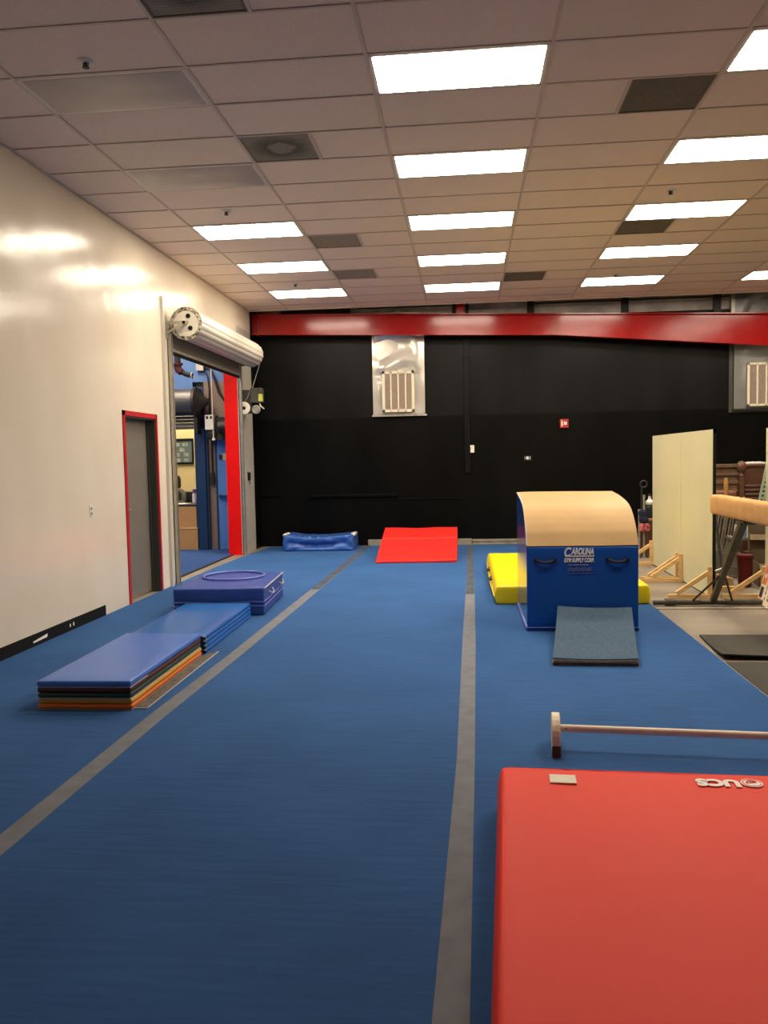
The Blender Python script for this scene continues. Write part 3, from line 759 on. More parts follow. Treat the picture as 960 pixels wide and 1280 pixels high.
# seated person behind the counter
def person():
    px, py = -5.50, 15.5
    root = None
    V = [((0, 0, 0.50), 0.135), ((0, 0.0, 0.72), 0.125), ((0, -0.03, 0.92), 0.150), ((0, -0.05, 1.03), 0.10), ((0.0, -0.06, 1.09), 0.052), ((-0.01, -0.085, 1.16), 0.075), ((-0.015, -0.09, 1.25), 0.085), ((-0.01, -0.085, 1.31), 0.06),
         ((0.17, -0.04, 0.99), 0.062), ((0.23, -0.10, 0.80), 0.052), ((0.16, -0.36, 0.875), 0.038), ((0.12, -0.42, 0.872), 0.026),
         ((-0.17, -0.04, 0.99), 0.062), ((-0.23, -0.10, 0.80), 0.052), ((-0.14, -0.36, 0.875), 0.038), ((-0.10, -0.42, 0.872), 0.026),
         ((0.10, -0.02, 0.49), 0.10), ((0.11, -0.22, 0.49), 0.075), ((0.11, -0.22, 0.10), 0.05), ((0.11, -0.28, 0.045), 0.035),
         ((-0.10, -0.02, 0.49), 0.10), ((-0.11, -0.22, 0.49), 0.075), ((-0.11, -0.22, 0.10), 0.05), ((-0.11, -0.28, 0.045), 0.035)]
    E = [(0, 1), (1, 2), (2, 3), (3, 4), (4, 5), (5, 6), (6, 7), (3, 8), (8, 9), (9, 10), (10, 11), (3, 12), (12, 13), (13, 14), (14, 15),
         (0, 16), (16, 17), (17, 18), (18, 19), (0, 20), (20, 21), (21, 22), (22, 23)]
    # five fingers on each hand
    for sgn, hand in ((1, 11), (-1, 15)):
        hx, hy, hz = V[hand][0]
        for q, (ox, L) in enumerate(((-0.030, 0.06), (-0.011, 0.07), (0.008, 0.066), (0.026, 0.05))):
            i0 = len(V)
            V.append(((hx + ox, hy - 0.045, hz - 0.004), 0.0095)); V.append(((hx + ox, hy - 0.045 - L * 0.6, hz - 0.006), 0.0085)); V.append(((hx + ox, hy - 0.045 - L, hz - 0.016), 0.007))
            E += [(hand, i0), (i0, i0 + 1), (i0 + 1, i0 + 2)]
        i0 = len(V)
        V.append(((hx - sgn * 0.04, hy - 0.015, hz - 0.004), 0.010)); V.append(((hx - sgn * 0.055, hy - 0.05, hz - 0.010), 0.008))
        E += [(hand, i0), (i0, i0 + 1)]
    me = bpy.data.meshes.new('body_cage')
    me.from_pydata([v[0] for v in V], E, [])
    o = bpy.data.objects.new('body_cage', me); COL.objects.link(o)
    sk = o.modifiers.new('skin', 'SKIN'); sk.use_smooth_shade = True
    for i, v in enumerate(V):
        me.skin_vertices[0].data[i].radius = (v[1], v[1])
        me.skin_vertices[0].data[i].use_root = (i == 0)
    ss = o.modifiers.new('sub', 'SUBSURF'); ss.levels = 2; ss.render_levels = 2
    dg = bpy.context.evaluated_depsgraph_get()
    me2 = bpy.data.meshes.new_from_object(o.evaluated_get(dg))
    bpy.data.objects.remove(o); bpy.data.meshes.remove(me)
    b = MB(); b.bm.from_mesh(me2); bpy.data.meshes.remove(me2)
    for f in b.bm.faces:
        c = f.calc_center_median()
        f.smooth = True
        if c.z > 1.075 or (c.y < -0.385 and c.z > 0.7): f.material_index = 0
        elif c.z > 0.58: f.material_index = 1
        else: f.material_index = 2
    # nose on the face (looks towards -Y)
    b.lathe([(0.004, 0), (0.013, 0.012), (0.010, 0.03), (0.003, 0.045)], (-0.015, -0.172, 1.205), 8)
    b.xf(Matrix.Translation((px, py, CT)) @ Matrix.Rotation(R(-28), 4, 'Z'))
    o = b.build('person', ['skin', 'jacket', 'trousers'], smooth=True)
    tag(o, 'seated person with black hair and patterned grey jacket behind the office counter', 'person')
    h = MB().soft(-0.115, 0.085, -0.155, 0.03, 1.06, 1.355, 0.085, 4, 4, 4, fn=lambda p: (p[0] + nz(p, 14, 0.01), p[1] + nz(p, 14, 0.01, 3), p[2]))
    dele = [f for f in h.bm.faces if f.calc_center_median().y < -0.12 and f.calc_center_median().z < 1.29]
    bmesh.ops.delete(h.bm, geom=dele, context='FACES')
    h.xf(Matrix.Translation((px, py, CT)) @ Matrix.Rotation(R(-28), 4, 'Z'))
    h.build('hair', 'hair', o, smooth=True)
    PM = Matrix.Translation((px, py, CT)) @ Matrix.Rotation(R(-28), 4, 'Z')
    for sx in (-1, 1):
        MB().lathe([(0.001, -0.004), (0.010, 0), (0.001, 0.006)], (-0.015 + sx * 0.03, -0.168, 1.235), 8, 'y').xf(PM).build('eye', 'hair', o, smooth=True)
    MB().box(-0.04, 0.01, -0.170, -0.160, 1.165, 1.172).xf(PM).build('mouth', 'skin', o)
person()
def office_chair(name, label, x, y, rz, mt):
    t = thing(name, label, 'chair', (x, y, CT), rz)
    X, Y, Z = x, y, CT
    MB().soft(X - 0.19, X + 0.19, Y - 0.20, Y + 0.22, Z + 0.34, Z + 0.41, 0.03, 3, 3, 1).build('seat', mt, t, smooth=True)
    MB().soft(X - 0.19, X + 0.19, Y + 0.20, Y + 0.26, Z + 0.50, Z + 1.02, 0.028, 3, 1, 4, fn=lambda p: (p[0] * 1.0, p[1] + 0.12 * ((p[0] - X) ** 2) / 0.05 * -0.4, p[2])).build('backrest', mt, t, smooth=True)
    b = MB().cyl((X, Y, Z + 0.05), (X, Y, Z + 0.34), 0.03).bar((X, Y + 0.15, Z + 0.36), (X, Y + 0.24, Z + 0.6), 0.05, 0.015)
    b.build('post', 'dark', t)
    for k in range(5):
        a = 2 * PI * k / 5
        MB().tube([(X, Y, Z + 0.07), (X + 0.2 * math.cos(a), Y + 0.2 * math.sin(a), Z + 0.05)], [0.025, 0.015]).lathe([(0.012, 0), (0.024, 0.008), (0.024, 0.03), (0.012, 0.04)], (X + 0.2 * math.cos(a), Y + 0.2 * math.sin(a), Z), 10).build('leg', 'dark', t, smooth='auto')
office_chair('office_chair', 'dark office chair the seated person sits on', -5.50, 15.52, R(-28), 'strap')
office_chair('office_chair', 'maroon office chair beside the bottle and the seated person', -5.11, 15.95, R(-165), 'maroonchair')
# framed poster
t = thing('framed_poster', 'black framed poster of small photographs on the yellow wall', 'poster', (-5.78, 16.6, 1.56))
MB().box(-6.02, -5.545, 16.57, 16.598, 1.555, 1.60).box(-6.02, -5.545, 16.57, 16.598, 2.04, 2.085).box(-6.02, -5.985, 16.57, 16.598, 1.6, 2.04).box(-5.58, -5.545, 16.57, 16.598, 1.6, 2.04).build('frame', 'blackmatte', t)
MB().box(-5.99, -5.575, 16.585, 16.599, 1.59, 2.05).build('print', 'poster', t)
for x, z in ((-5.90, 1.96), (-5.72, 1.96), (-5.79, 1.855), (-5.90, 1.75), (-5.70, 1.75), (-5.88, 1.63), (-5.70, 1.63)):
    MB().box(x - 0.055, x + 0.055, 16.58, 16.586, z - 0.035, z + 0.045).build('photograph', 'posterpic', t)
# blue door
t = thing('blue_door', 'light blue door with a push bar beside the red column', 'door', (-4.25, HY1, CT))
MB().box(-4.44, -4.03, HY1 - 0.03, HY1 - 0.002, CT + 0.005, 2.0).build('door_leaf', 'doorblue', t)
MB().box(-4.475, -4.44, HY1 - 0.035, HY1 - 0.001, CT, 2.05).box(-4.475, -4.03, HY1 - 0.035, HY1 - 0.001, 2.0, 2.05).build('door_frame', 'postblue', t)
MB().box(-4.41, -4.05, HY1 - 0.085, HY1 - 0.05, 0.955, 0.99).box(-4.41, -4.38, HY1 - 0.06, HY1 - 0.03, 0.94, 1.0).build('push_bar', 'postblue', t)
lab(MB().box(-4.36, -4.27, HY1 - 0.034, HY1 - 0.030, 1.62, 1.74).build('door_sticker', 'foam', t), 'tan sticker')
MB().box(-4.40, -4.34, HY1 - 0.05, HY1 - 0.03, 1.64, 1.72).build('latch', 'dark', t)
# electrics on the brown wall
t = thing('hoist_motor', 'white hoist control box with dark motor above the brown wall', 'motor', (-4.45, 14.4, 2.0))
MB().box(-4.56, -4.40, 14.30, 14.42, 2.16, 2.42).build('control_box', 'plastwhite', t, bevel=0.006)
for xq in (-4.535, -4.465):
    MB().box(xq, xq + 0.037, 14.296, 14.30, 2.35, 2.40).build('display', 'blackmatte', t)
MB().lathe([(0.03, 0), (0.10, 0.03), (0.12, 0.10), (0.11, 0.16), (0.05, 0.18)], (-4.45, 14.42, 1.98), 18).box(-4.40, -4.14, 14.36, HY1, 1.98, 2.38).cyl((-4.30, 14.3, 2.2), (-4.12, 14.3, 2.2), 0.12).build('motor_housing', 'dark', t, smooth='auto')
MB().box(-4.53, -4.42, 14.42, HY1 - 0.001, 2.15, 2.42).build('mount', 'dark', t)
t = thing('disconnect_switch', 'dark disconnect switch with conduit on the brown wall', 'switch', (-4.52, HY1, 1.2))
MB().box(-4.57, -4.50, HY1 - 0.07, HY1 - 0.001, 1.20, 1.40).build('switch_body', 'dark', t, bevel=0.005)
MB().cyl((-4.535, HY1 - 0.025, 1.40), (-4.535, HY1 - 0.025, 2.0), 0.014, n=10).build('conduit', 'dark', t)
t = thing('junction_box', 'grey junction box with dark cables on the blue hallway wall', 'box', (-4.69, HY1, 3.2))
MB().box(-4.76, -4.62, HY1 - 0.09, HY1 - 0.001, 3.22, 3.38).build('box_body', 'galv', t, bevel=0.005)
MB().tube([(-4.63, HY1 - 0.05, 3.25), (-4.56, HY1 - 0.05, 3.12), (-4.54, HY1 - 0.04, 2.9), (-4.55, HY1 - 0.04, 2.45)], 0.014, 8).build('cable', 'dark', t, smooth=True)
MB().tube([(-4.62, HY1 - 0.05, 3.30), (-4.50, HY1 - 0.05, 3.24), (-4.42, HY1 - 0.05, 3.02), (-4.36, HY1 - 0.05, 2.82), (-4.22, HY1 - 0.05, 2.62), (-4.1, HY1 - 0.05, 2.5)], 0.022, 8).build('cable', 'dark', t, smooth=True)
MB().tube([(-4.325, 14.0, 4.3), (-4.325, 14.0, 3.1), (-4.318, 14.0, 2.0)], 0.011, 8).lathe([(0.01, 0), (0.035, 0.02), (0.02, 0.06)], (-4.318, 14.0, 1.95), 8).build('pull_cord', 'rope', smooth='auto')
tag(bpy.data.objects['pull_cord'], 'white pull cord hanging in the hallway in front of the control box', 'cord')
t = thing('fire_pipe', 'dark sprinkler pipe with red elbow under the hallway ceiling', 'pipe', (-4.55, 13.0, 3.0))
MB().cyl((-4.56, 13.0, 3.16), (-4.56, 13.0, 4.3), 0.05).tube([(-4.52, 13.0, 3.05), (-4.42, 13.0, 3.0), (-4.32, 13.0, 2.975)], 0.042).build('pipe', 'dark', t, smooth='auto')
MB().tube([(-4.56, 13.0, 3.18), (-4.56, 13.0, 3.11), (-4.545, 13.0, 3.07), (-4.50, 13.0, 3.035)], 0.06).cyl((-4.56, 13, 3.15), (-4.56, 13, 3.18), 0.085).build('elbow', 'pipered', t, smooth='auto')
MB().torus((-4.33, 13.0, 2.975), 0.04, 0.012, 20, 8, 'x').build('flange', 'plastwhite', t)
# lamps of the hallway and office; those after lt2 are unseen, added for brightness
lt = troffer(0, 0, True, 'hallway ceiling light beyond the shutter')
lt.location = (-5.2, 12.2, 4.29)
lt2 = dup(lt, (-0.3, 3.4, 0), 'office ceiling light above the counter')
dup(lt, (-0.9, 4.1, 0), 'added unseen office light near the yellow wall')
dup(lt, (-0.3, 2.75, 0), 'added unseen office light nearest the counter front')
dup(lt, (-1.6, 3.6, 0), 'added unseen office light at the far side of the office')
dup(lt, (0, -1.9, 0), 'added unseen hallway light nearest the camera')
dup(lt, (0, 1.2, 0), 'added unseen hallway light nearest the blue end wall')
dup(lt, (-1.6, 0, 0), 'added unseen hallway light deeper inside the hallway')

# ------------------------------------------------------------------ back wall fittings
def vent_cover(x0, x1, z0, z1, gx0, gx1, gz0, gz1, label, fm, bright, seed):
    t = thing('vent_cover', label, 'vent', ((x0 + x1) / 2, YB, z0))
    yy = YB - 0.05
    b = MB()
    n, m = 22, 34
    vs = {}
    for i in range(n + 1):
        for k in range(m + 1):
            u, v = i / n, k / m
            x = x0 + (x1 - x0) * u; z = z0 + (z1 - z0) * v
            edge = min(u, 1 - u, v, 1 - v) * 6
            d = 0.0
            # hanging folds: a swag below the top band, creases to the corners
            if v > 0.42:
                s_ = (v - 0.42) / 0.58
                d += 0.05 * math.sin(9 * (s_ + 1.6 * (u - 0.5) ** 2)) * (1 - abs(2 * u - 1) ** 3)
                d += 0.035 * math.sin(5 * u + 7 * s_ + seed)
            d += (0.05 if v > 0.42 else 0.025) * noise.noise(Vector((x * 3 + seed, z * 2.2, seed)))
            d *= min(1, edge)
            vs[i, k] = b.bm.verts.new((x, yy - 0.015 - max(-0.02, d), z))
    for i in range(n):
        for k in range(m):
            b._face([vs[i, k], vs[i + 1, k], vs[i + 1, k + 1], vs[i, k + 1]])
    b.prism([(x0 + 0.01, yy - 0.004, z0 + 0.01), (x1 - 0.01, yy - 0.004, z0 + 0.01), (x1 - 0.01, yy - 0.004, z1 - 0.01), (x0 + 0.01, yy - 0.004, z1 - 0.01)], (0, 0.05, 0))
    b.build('plastic_film', fm, t, smooth='auto', ang=60)
    if bright:
        MB().prism([(-1.25, yy - 0.02, 4.19), (-1.07, yy - 0.02, 4.19), (-1.15, yy - 0.03, 4.285)], (0, 0.02, 0)).build('film_corner', fm, t)
    MB().box(x0 - 0.02, x1 + 0.03, yy - 0.03, YB - 0.001, z0 - 0.035, z0 - 0.005).build('bottom_batten', 'galv' if bright else 'dark', t)
    f = MB()
    ft = 0.05 if bright else 0.04
    ya, yb = yy - 0.085, yy - 0.06
    f.box(gx0, gx1, ya, yb, gz0, gz0 + ft).box(gx0, gx1, ya, yb, gz1 - ft, gz1).box(gx0, gx0 + ft, ya, yb, gz0, gz1).box(gx1 - ft, gx1, ya, yb, gz0, gz1)
    for q in (1, 2, 3):
        xm = gx0 + ft / 2 + (gx1 - gx0 - ft) * q / 4
        f.box(xm - 0.013, xm + 0.013, ya, yb, gz0, gz1)
    f.build('grille_frame', 'cream', t, bevel=0.003)
    l = MB().box(gx0 + 0.01, gx1 - 0.01, yb - 0.005, yy, gz0 + 0.01, gz1 - 0.01)
    nn = 26
    for q in range(nn):
        z = gz0 + ft + (gz1 - gz0 - 2 * ft) * (q + 0.5) / nn
        l.box(gx0 + ft * 0.6, gx1 - ft * 0.6, yb - 0.012, yb - 0.004, z - 0.004, z + 0.004)
    l.build('louvre', 'louvre', t)
    return t
vent_cover(-1.640, -0.70, 2.385, 4.20, -1.465, -0.885, 2.42, 3.155, 'wall grille under crinkled silver film in the middle of the black wall', 'film', True, 1.3)
vent_cover(4.66, 5.75, 2.33, 4.6, 4.865, 5.5, 2.365, 3.11, 'wall grille under dull film at the right edge of the black wall', 'filmdull', False, 4.1)
struct(MB().box(4.59, 4.655, YB - 0.03, YB - 0.001, 2.29, 3.9).box(4.59, 5.8, YB - 0.03, YB - 0.001, 2.27, 2.292).build('trim_7', 'jamb'), 'dark frame around the right wall grille', 'trim')
t = thing('thermostat', 'white thermostat on the black back wall', 'thermostat', (0.10, YB, 1.66))
MB().box(0.03, 0.172, YB - 0.03, YB - 0.001, 1.665, 1.80).build('housing', 'plastwhite', t, bevel=0.006)
MB().box(0.055, 0.105, YB - 0.032, YB - 0.03, 1.725, 1.75).build('display', 'dark', t)
t = thing('fire_alarm', 'small red fire alarm strobe on the black back wall', 'alarm', (1.77, YB, 2.06))
MB().box(1.69, 1.84, YB - 0.05, YB - 0.001, 2.07, 2.225).build('housing', 'alarm', t, bevel=0.008)
MB().soft(1.755, 1.81, YB - 0.07, YB - 0.045, 2.12, 2.18, 0.008, 1, 1, 1).build('strobe_lens', 'plastwhite', t, smooth=True)
MB().box(1.71, 1.74, YB - 0.052, YB - 0.05, 2.10, 2.20).build('lettering_strip', 'signwhite', t)
t = thing('motion_sensor', 'tiny white round sensor on a black plate right of the thermostat', 'sensor', (1.11, YB, 1.5))
MB().box(1.06, 1.18, YB - 0.02, YB - 0.001, 1.50, 1.59).build('back_plate', 'dark', t, bevel=0.004)
MB().lathe([(0.001, -0.028), (0.026, -0.02), (0.03, 0.0)], (1.115, YB - 0.02, 1.548), 16, 'y').box(1.16, 1.166, YB - 0.024, YB - 0.02, 1.52, 1.58).box(1.068, 1.073, YB - 0.024, YB - 0.02, 1.53, 1.57).build('lens', 'plastwhite', t, smooth='auto')
# timbers lying along the wall
tag(MB().box(-1.78, 0.105, 14.93, 15.04, CT, 0.112).build('timber_plank', 'ledge', bevel=0.004), 'grey timber along the back wall behind the red wedge', 'plank')
tag(MB().box(0.115, 3.4, 14.95, 15.04, CT, 0.045).box(0.115, 3.4, 14.97, 15.04, 0.06, 0.10).box(0.115, 3.4, 14.99, 15.04, 0.045, 0.06).build('timber_plank', 'ledge', bevel=0.004), 'long grey timber along the back wall right of the red wedge', 'plank')

# ------------------------------------------------------------------ mats
# foreground red mat
rz = R(-2.9)
mx, my = 0.145, 3.665          # far left corner
t = thing('landing_mat', 'huge red landing mat filling the lower right foreground', 'mat', (mx, my, CT), rz)
mth = 0.192
def fnr(p):
    z = p[2]
    k = max(0, min(1, (z - CT) / mth))
    q = nz(p, 1.6, 0.006, 1) * k
    cr = 0.0
    # creases near the far edge
    for cx, sl in ((mx + 0.28, 0.9), (mx + 0.42, -0.7), (mx + 0.74, 0.8)):
        d = (p[0] - cx) - sl * (my - p[1])
        if 0 < my - p[1] < 0.16: cr -= 0.004 * math.exp(-(d / 0.018) ** 2)
    side = 0.018 * math.sin(PI * max(0.05, min(0.95, 1 - k)))
    x = p[0] - (side if p[0] < mx + 0.05 else 0)
    return (x, p[1], z + q + cr * k)
b = MB().soft(mx, mx + 1.83, my - 3.05, my, CT, CT + mth, 0.022, 40, 60, 3, fn=fnr)
b.build('cover', 'vred', t, smooth=True)
MB().tube([(mx + 0.012, my - 3.0, CT + mth - 0.006), (mx + 0.012, my - 0.02, CT + mth - 0.006)], 0.005, 6).tube([(mx + 0.03, my - 0.010, CT + mth - 0.006), (mx + 1.8, my - 0.010, CT + mth - 0.006)], 0.004, 6).build('piping', 'vred', t, smooth=True)
zt = CT + mth + 0.004
lab(MB().box(mx + 0.205, mx + 0.315, my - 0.185, my - 0.095, zt - 0.004, zt + 0.002).build('care_label', 'plate', t), 'blank cream label')
# upside-down brand letters and round emblem
def put(b, x, y, z, flip=True):
    if flip: b.xf(Matrix.Rotation(PI, 4, 'Z'))
    return b.xf(Matrix.Translation((x, y, z)))
tb = fit_text(text_mesh('UCS', 0.095, extrude=0.001, bold=0.006), 0.175)
put(tb, mx + 0.985, my - 0.085, zt - 0.001)
lab(tb.build('brand_lettering', 'white', t), 'white upside-down letters')
ex, ey = mx + 1.035, my - 0.108
b = MB().lathe([(0.044, 0), (0.044, 0.0012)], (ex, ey, zt - 0.001), 36)
b.build('round_emblem', 'white', t)
b = MB().torus((ex, ey, zt + 0.0004), 0.036, 0.0018, 32, 6)
pts = [(ex + 0.020 * math.cos(a), ey + 0.020 * math.sin(a), zt + 0.0004) for a in [R(20 + 14 * k) for k in range(14)]]
b.tube(pts, 0.0035, 6).tube([(ex - 0.012, ey - 0.002, zt + 0.0004), (ex + 0.020, ey + 0.006, zt + 0.0004)], 0.0035, 6)
b.build('emblem_mark', 'vred', t)

# low floor bar
t = thing('floor_bar', 'low cream wooden floor bar with rounded end block, behind the red mat', 'bar', (0.46, 4.44, CT), R(-4.3))
def end_block(x):
    pr_ = [(x, 4.30, CT), (x, 4.30, 0.085)]
    for k in range(1, 12):
        a = PI - PI * k / 12
        pr_.append((x, 4.44 + 0.14 * math.cos(a), 0.085 + 0.115 * math.sin(a)))
    pr_ += [(x, 4.58, 0.085), (x, 4.58, CT)]
    return MB().prism(pr_, (0.044, 0, 0))
end_block(0.444).build('end_block', 'maple', t, bevel=0.006)
MB().box(0.4435, 0.4885, 4.2985, 4.31, CT, 0.068).build('end_block_base', 'mapleEnd', t)  # low front of the block in a darker brown
lab(bpy.data.objects['end_block_base'], 'dark brown foot of the block')
MB().cyl((0.485, 4.435, 0.122), (1.80, 4.421, 0.122), 0.020, n=20).build('rail', 'maple', t, smooth='auto')
MB().cyl((0.52, 4.414, 0.125), (0.52, 4.418, 0.125), 0.004, n=8).build('screw', 'dark', t)
end_block(1.79).build('end_block', 'maple', t, bevel=0.006)

# rainbow folding mat
rx0, rx1, ry0, ry1 = -2.785, -2.155, 5.03, 6.50
t = thing('folding_mat', 'folded panel mat with rainbow-coloured layers and pale blue top', 'mat', ((rx0 + rx1) / 2, (ry0 + ry1) / 2, CT), R(0.6))
cols = [('vorange', 'orange panel', 0.034), ('vgold', 'golden yellow panel', 0.033), ('vgreen', 'dark green panel', 0.035), ('vmaroon', 'maroon panel', 0.035), ('vpale', 'pale blue top panel', 0.040)]
z = CT + 0.003
for k, (m_, lb, th) in enumerate(cols):
    if k == 2: z += 0.006
    if k == 4: z += 0.004
    fn_ = (lambda p: (p[0], p[1], p[2] + nz(p, 2.2, 0.003, 2))) if k == 4 else None
    lab(MB().soft(rx0 + random.uniform(-0.004, 0.004), rx1 + random.uniform(-0.004, 0.004), ry0 + random.uniform(-0.005, 0.004), ry1, z, z + th, 0.014, 6, 10, 1, fn=fn_).build('panel', m_, t, smooth=True), lb)
    z += th
ztop_r = z
b = MB().box(rx0, rx1, ry0 + 0.002, ry1 - 0.01, CT, CT + 0.0032).box(rx0 + 0.005, rx1 - 0.005, ry0 - 0.003, ry1 - 0.02, CT + 0.070, CT + 0.0765).box(rx0 + 0.005, rx1 - 0.003, ry0 - 0.003, ry0 + 0.3, CT + 0.1465, CT + 0.1505)
b.build('hinge_strip', 'piping', t)
lab(MB().prism([(rx1 + 0.002, ry0 + 0.03, CT), (rx1 + 0.085, ry0 + 0.03, CT), (rx1 + 0.10, ry1 - 0.1, CT), (rx1 + 0.095, ry1 + 0.15, CT), (rx1 + 0.002, ry1 - 0.02, CT)], (0, 0, 0.004)).build('hook_flap', 'flapgrey', t), 'grey hook-and-loop flap lying on the carpet')
b = MB()
for p, q in (((rx1 + 0.088, ry0 + 0.03), (rx1 + 0.10, ry1 + 0.13)), ((rx1 + 0.004, ry0 + 0.028), (rx1 + 0.088, ry0 + 0.03))):
    b.bar((p[0], p[1], CT + 0.005), (q[0], q[1], CT + 0.005), 0.008, 0.003)
b.build('flap_edging', 'piping', t)

# blue folding mat behind it
bx0, bx1, by0, by1 = -2.845, -2.165, 6.56, 8.13
t = thing('folding_mat', 'folded bright blue panel mat between the rainbow mat and crash mat', 'mat', ((bx0 + bx1) / 2, (by0 + by1) / 2, CT), R(0.8))
z = CT
for k in range(4):
    th = 0.037
    MB().soft(bx0, bx1 + random.uniform(-0.004, 0.004), by0 + random.uniform(0, 0.01), by1, z, z + th, 0.015, 6, 10, 1, fn=(lambda p: (p[0], p[1], p[2] + nz(p, 2.0, 0.003, 5))) if k == 3 else None).build('panel', 'vpanel', t, smooth=True)
    z += th + 0.0008
for k in range(4):
    zz = CT + 0.0378 * k + 0.006
    MB().box(bx1 - 0.05, bx1 + 0.006, by0 - 0.004, by0 + 0.012, zz, zz + 0.020).build('hook_strip', 'strap', t)
    MB().box(bx1 - 0.012, bx1 + 0.008, by0 - 0.006, by0 + 0.004, zz + 0.018, zz + 0.026).build('edge_tab', 'piping', t)

# crash mat with hoop
cx0, cx1, cy0, cy1, ch = -3.045, -2.105, 8.21, 9.45, 0.285
t = thing('crash_mat', 'thick violet-blue crash mat with a hoop on top, beside the shutter', 'mat', ((cx0 + cx1) / 2, (cy0 + cy1) / 2, CT), R(3.5))
def fnc(p):
    k = (p[2] - CT) / ch
    d = nz(p, 5, 0.008, 3)
    pinch = -0.010 * math.exp(-((k - 0.42) / 0.07) ** 2)
    c = Vector(((cx0 + cx1) / 2, (cy0 + cy1) / 2, p[2]))
    v = (Vector(p) - c)
    if v.length > 0: v.normalize()
    return (p[0] + v.x * (pinch + d), p[1] + v.y * (pinch + d), p[2] + (nz(p, 3, 0.006, 8) if k > 0.9 else 0))
b = MB().soft(cx0, cx1, cy0, cy1, CT, CT + ch, 0.018, 14, 18, 8, fn=fnc)
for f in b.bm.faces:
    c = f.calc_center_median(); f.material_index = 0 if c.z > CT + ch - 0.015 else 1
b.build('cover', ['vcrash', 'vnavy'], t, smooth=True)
zz = CT + ch * 0.42
lp = [(cx0 - 0.002, cy0 - 0.002), (cx1 + 0.002, cy0 - 0.002), (cx1 + 0.002, cy1 + 0.002), (cx0 - 0.002, cy1 + 0.002)]
b = MB()
for dz in (-0.022, 0.022):
    b.tube([(x, y, zz + dz) for x, y in lp], 0.008, 6, closed=True)
b.build('zip_seam', 'hoop', t)
b = MB().tube([(cx1 + 0.004, cy0 + 0.01, CT + ch - 0.008), (cx1 + 0.004, cy1 - 0.01, CT + ch - 0.008)], 0.006, 6)
b.build('edge_piping', 'piping', t)
for yy in (cy0 + 0.30, cy0 + 0.95):
    MB().tube([(cx1, yy, CT + ch * 0.72), (cx1 + 0.022, yy + 0.03, CT + ch * 0.64), (cx1 + 0.028, yy + 0.1, CT + ch * 0.60), (cx1 + 0.022, yy + 0.17, CT + ch * 0.66), (cx1, yy + 0.2, CT + ch * 0.74)], 0.007, 6).build('handle', 'piping', t, smooth=True)
tag(MB().torus((-2.60, 9.03, CT + ch + 0.018), 0.335, 0.0125, 64, 10).build('hula_hoop', 'hoop', smooth=True), 'blue hula hoop lying on the violet-blue crash mat', 'hoop')

# sagging crash mat at the back wall
t = thing('crash_mat', 'sagging blue crash mat with cream corners against the back wall', 'mat', (-2.55, 14.45, CT))
kx0, kx1, ky0, ky1, kh = -3.185, -1.945, 14.12, 14.80, 0.29
def fnk(p):
    k = (p[2] - CT) / kh
    u = (p[0] - kx0) / (kx1 - kx0)
    sag = -0.055 * math.sin(PI * max(0, min(1, u))) * k
    y = p[1]
    if y < ky0 + 0.08 and 0.05 < k < 0.97:
        edge = math.sin(PI * max(0, min(1, u)))
        y += 0.07 * edge * math.exp(-((k - (0.42 + 0.9 * (u - 0.5) ** 2)) / 0.17) ** 2)
        y += 0.018 * math.sin(26 * abs(u - 0.5) + 9 * k) * (abs(2 * u - 1) ** 2) + nz(p, 11, 0.018, 2)
    return (p[0] + nz(p, 6, 0.012, 9), y, p[2] + sag + nz(p, 7, 0.010, 4) * k)
MB().soft(kx0, kx1, ky0, ky1, CT, CT + kh, 0.03, 30, 10, 12, fn=fnk).build('cover', 'vblue', t, smooth=True)
for x in (kx0 + 0.03, kx1 - 0.01):
    MB().soft(x - 0.04, x + 0.035, ky0 + 0.05, ky0 + 0.4, CT + kh - 0.05, CT + kh + 0.012, 0.03, 2, 4, 2).build('corner_patch', 'cream', t, smooth=True)
for x in (-2.72, -2.56, -2.36):
    MB().lathe([(0.012, 0), (0.008, 0.008)], (x, ky0 + 0.06, CT + kh - 0.052), 10).build('eyelet', 'plastwhite', t)

# red wedge
t = thing('incline_wedge', 'bright red folding incline wedge facing the camera by the black wall', 'mat', (-0.75, 13.2, CT))
wx0, wx1, wy0, wy1, wh = -1.37, -0.142, 12.40, 14.02, 0.41
def wedge(name, ya, yb, mt, lb=None):
    def zt_(y): return 0.035 + (wh - 0.035) * (y - wy0) / (wy1 - wy0)
    def fnw(p):
        k = (p[2] - CT) / 1.0
        u = (p[0] - wx0) / (wx1 - wx0)
        y = p[1] + (0.05 * (u - 0.5) if ya == wy0 and p[1] < wy0 + 0.1 else 0)
        s_ = 0.008 * noise.noise(Vector((p[0] * 3, p[1] * 2, 1)))
        cr = -0.006 * math.exp(-(((p[1] - wy0) - 0.25 - 0.5 * (0.9 - u)) / 0.05) ** 2) if u > 0.3 else 0
        lift = 0.02 * (u - 0.5) * (1 - (p[1] - wy0) / (wy1 - wy0)) if k > 0.5 else 0
        sagt = (-0.012 * math.sin(PI * max(0, min(1, u))) * (p[1] - wy0) / (wy1 - wy0))
        return (p[0], y, CT + k * (zt_(p[1]) + s_ + cr + lift + sagt))
    o = MB().soft(wx0, wx1, ya, yb, CT, CT + 1.0, 0.012, 18, 12, 3, fn=fnw).build(name, mt, t, smooth=True)
    return o
lab(wedge('lower_section', wy0, 13.44, 'vred2'), 'low front half of the wedge')
lab(wedge('upper_section', 13.475, wy1, 'vred2'), 'tall rear half of the wedge')
MB().bar((wx0 + 0.01, 13.457, 0.262), (wx1 - 0.01, 13.457, 0.262), 0.03, 0.008).build('hinge', 'vred', t)

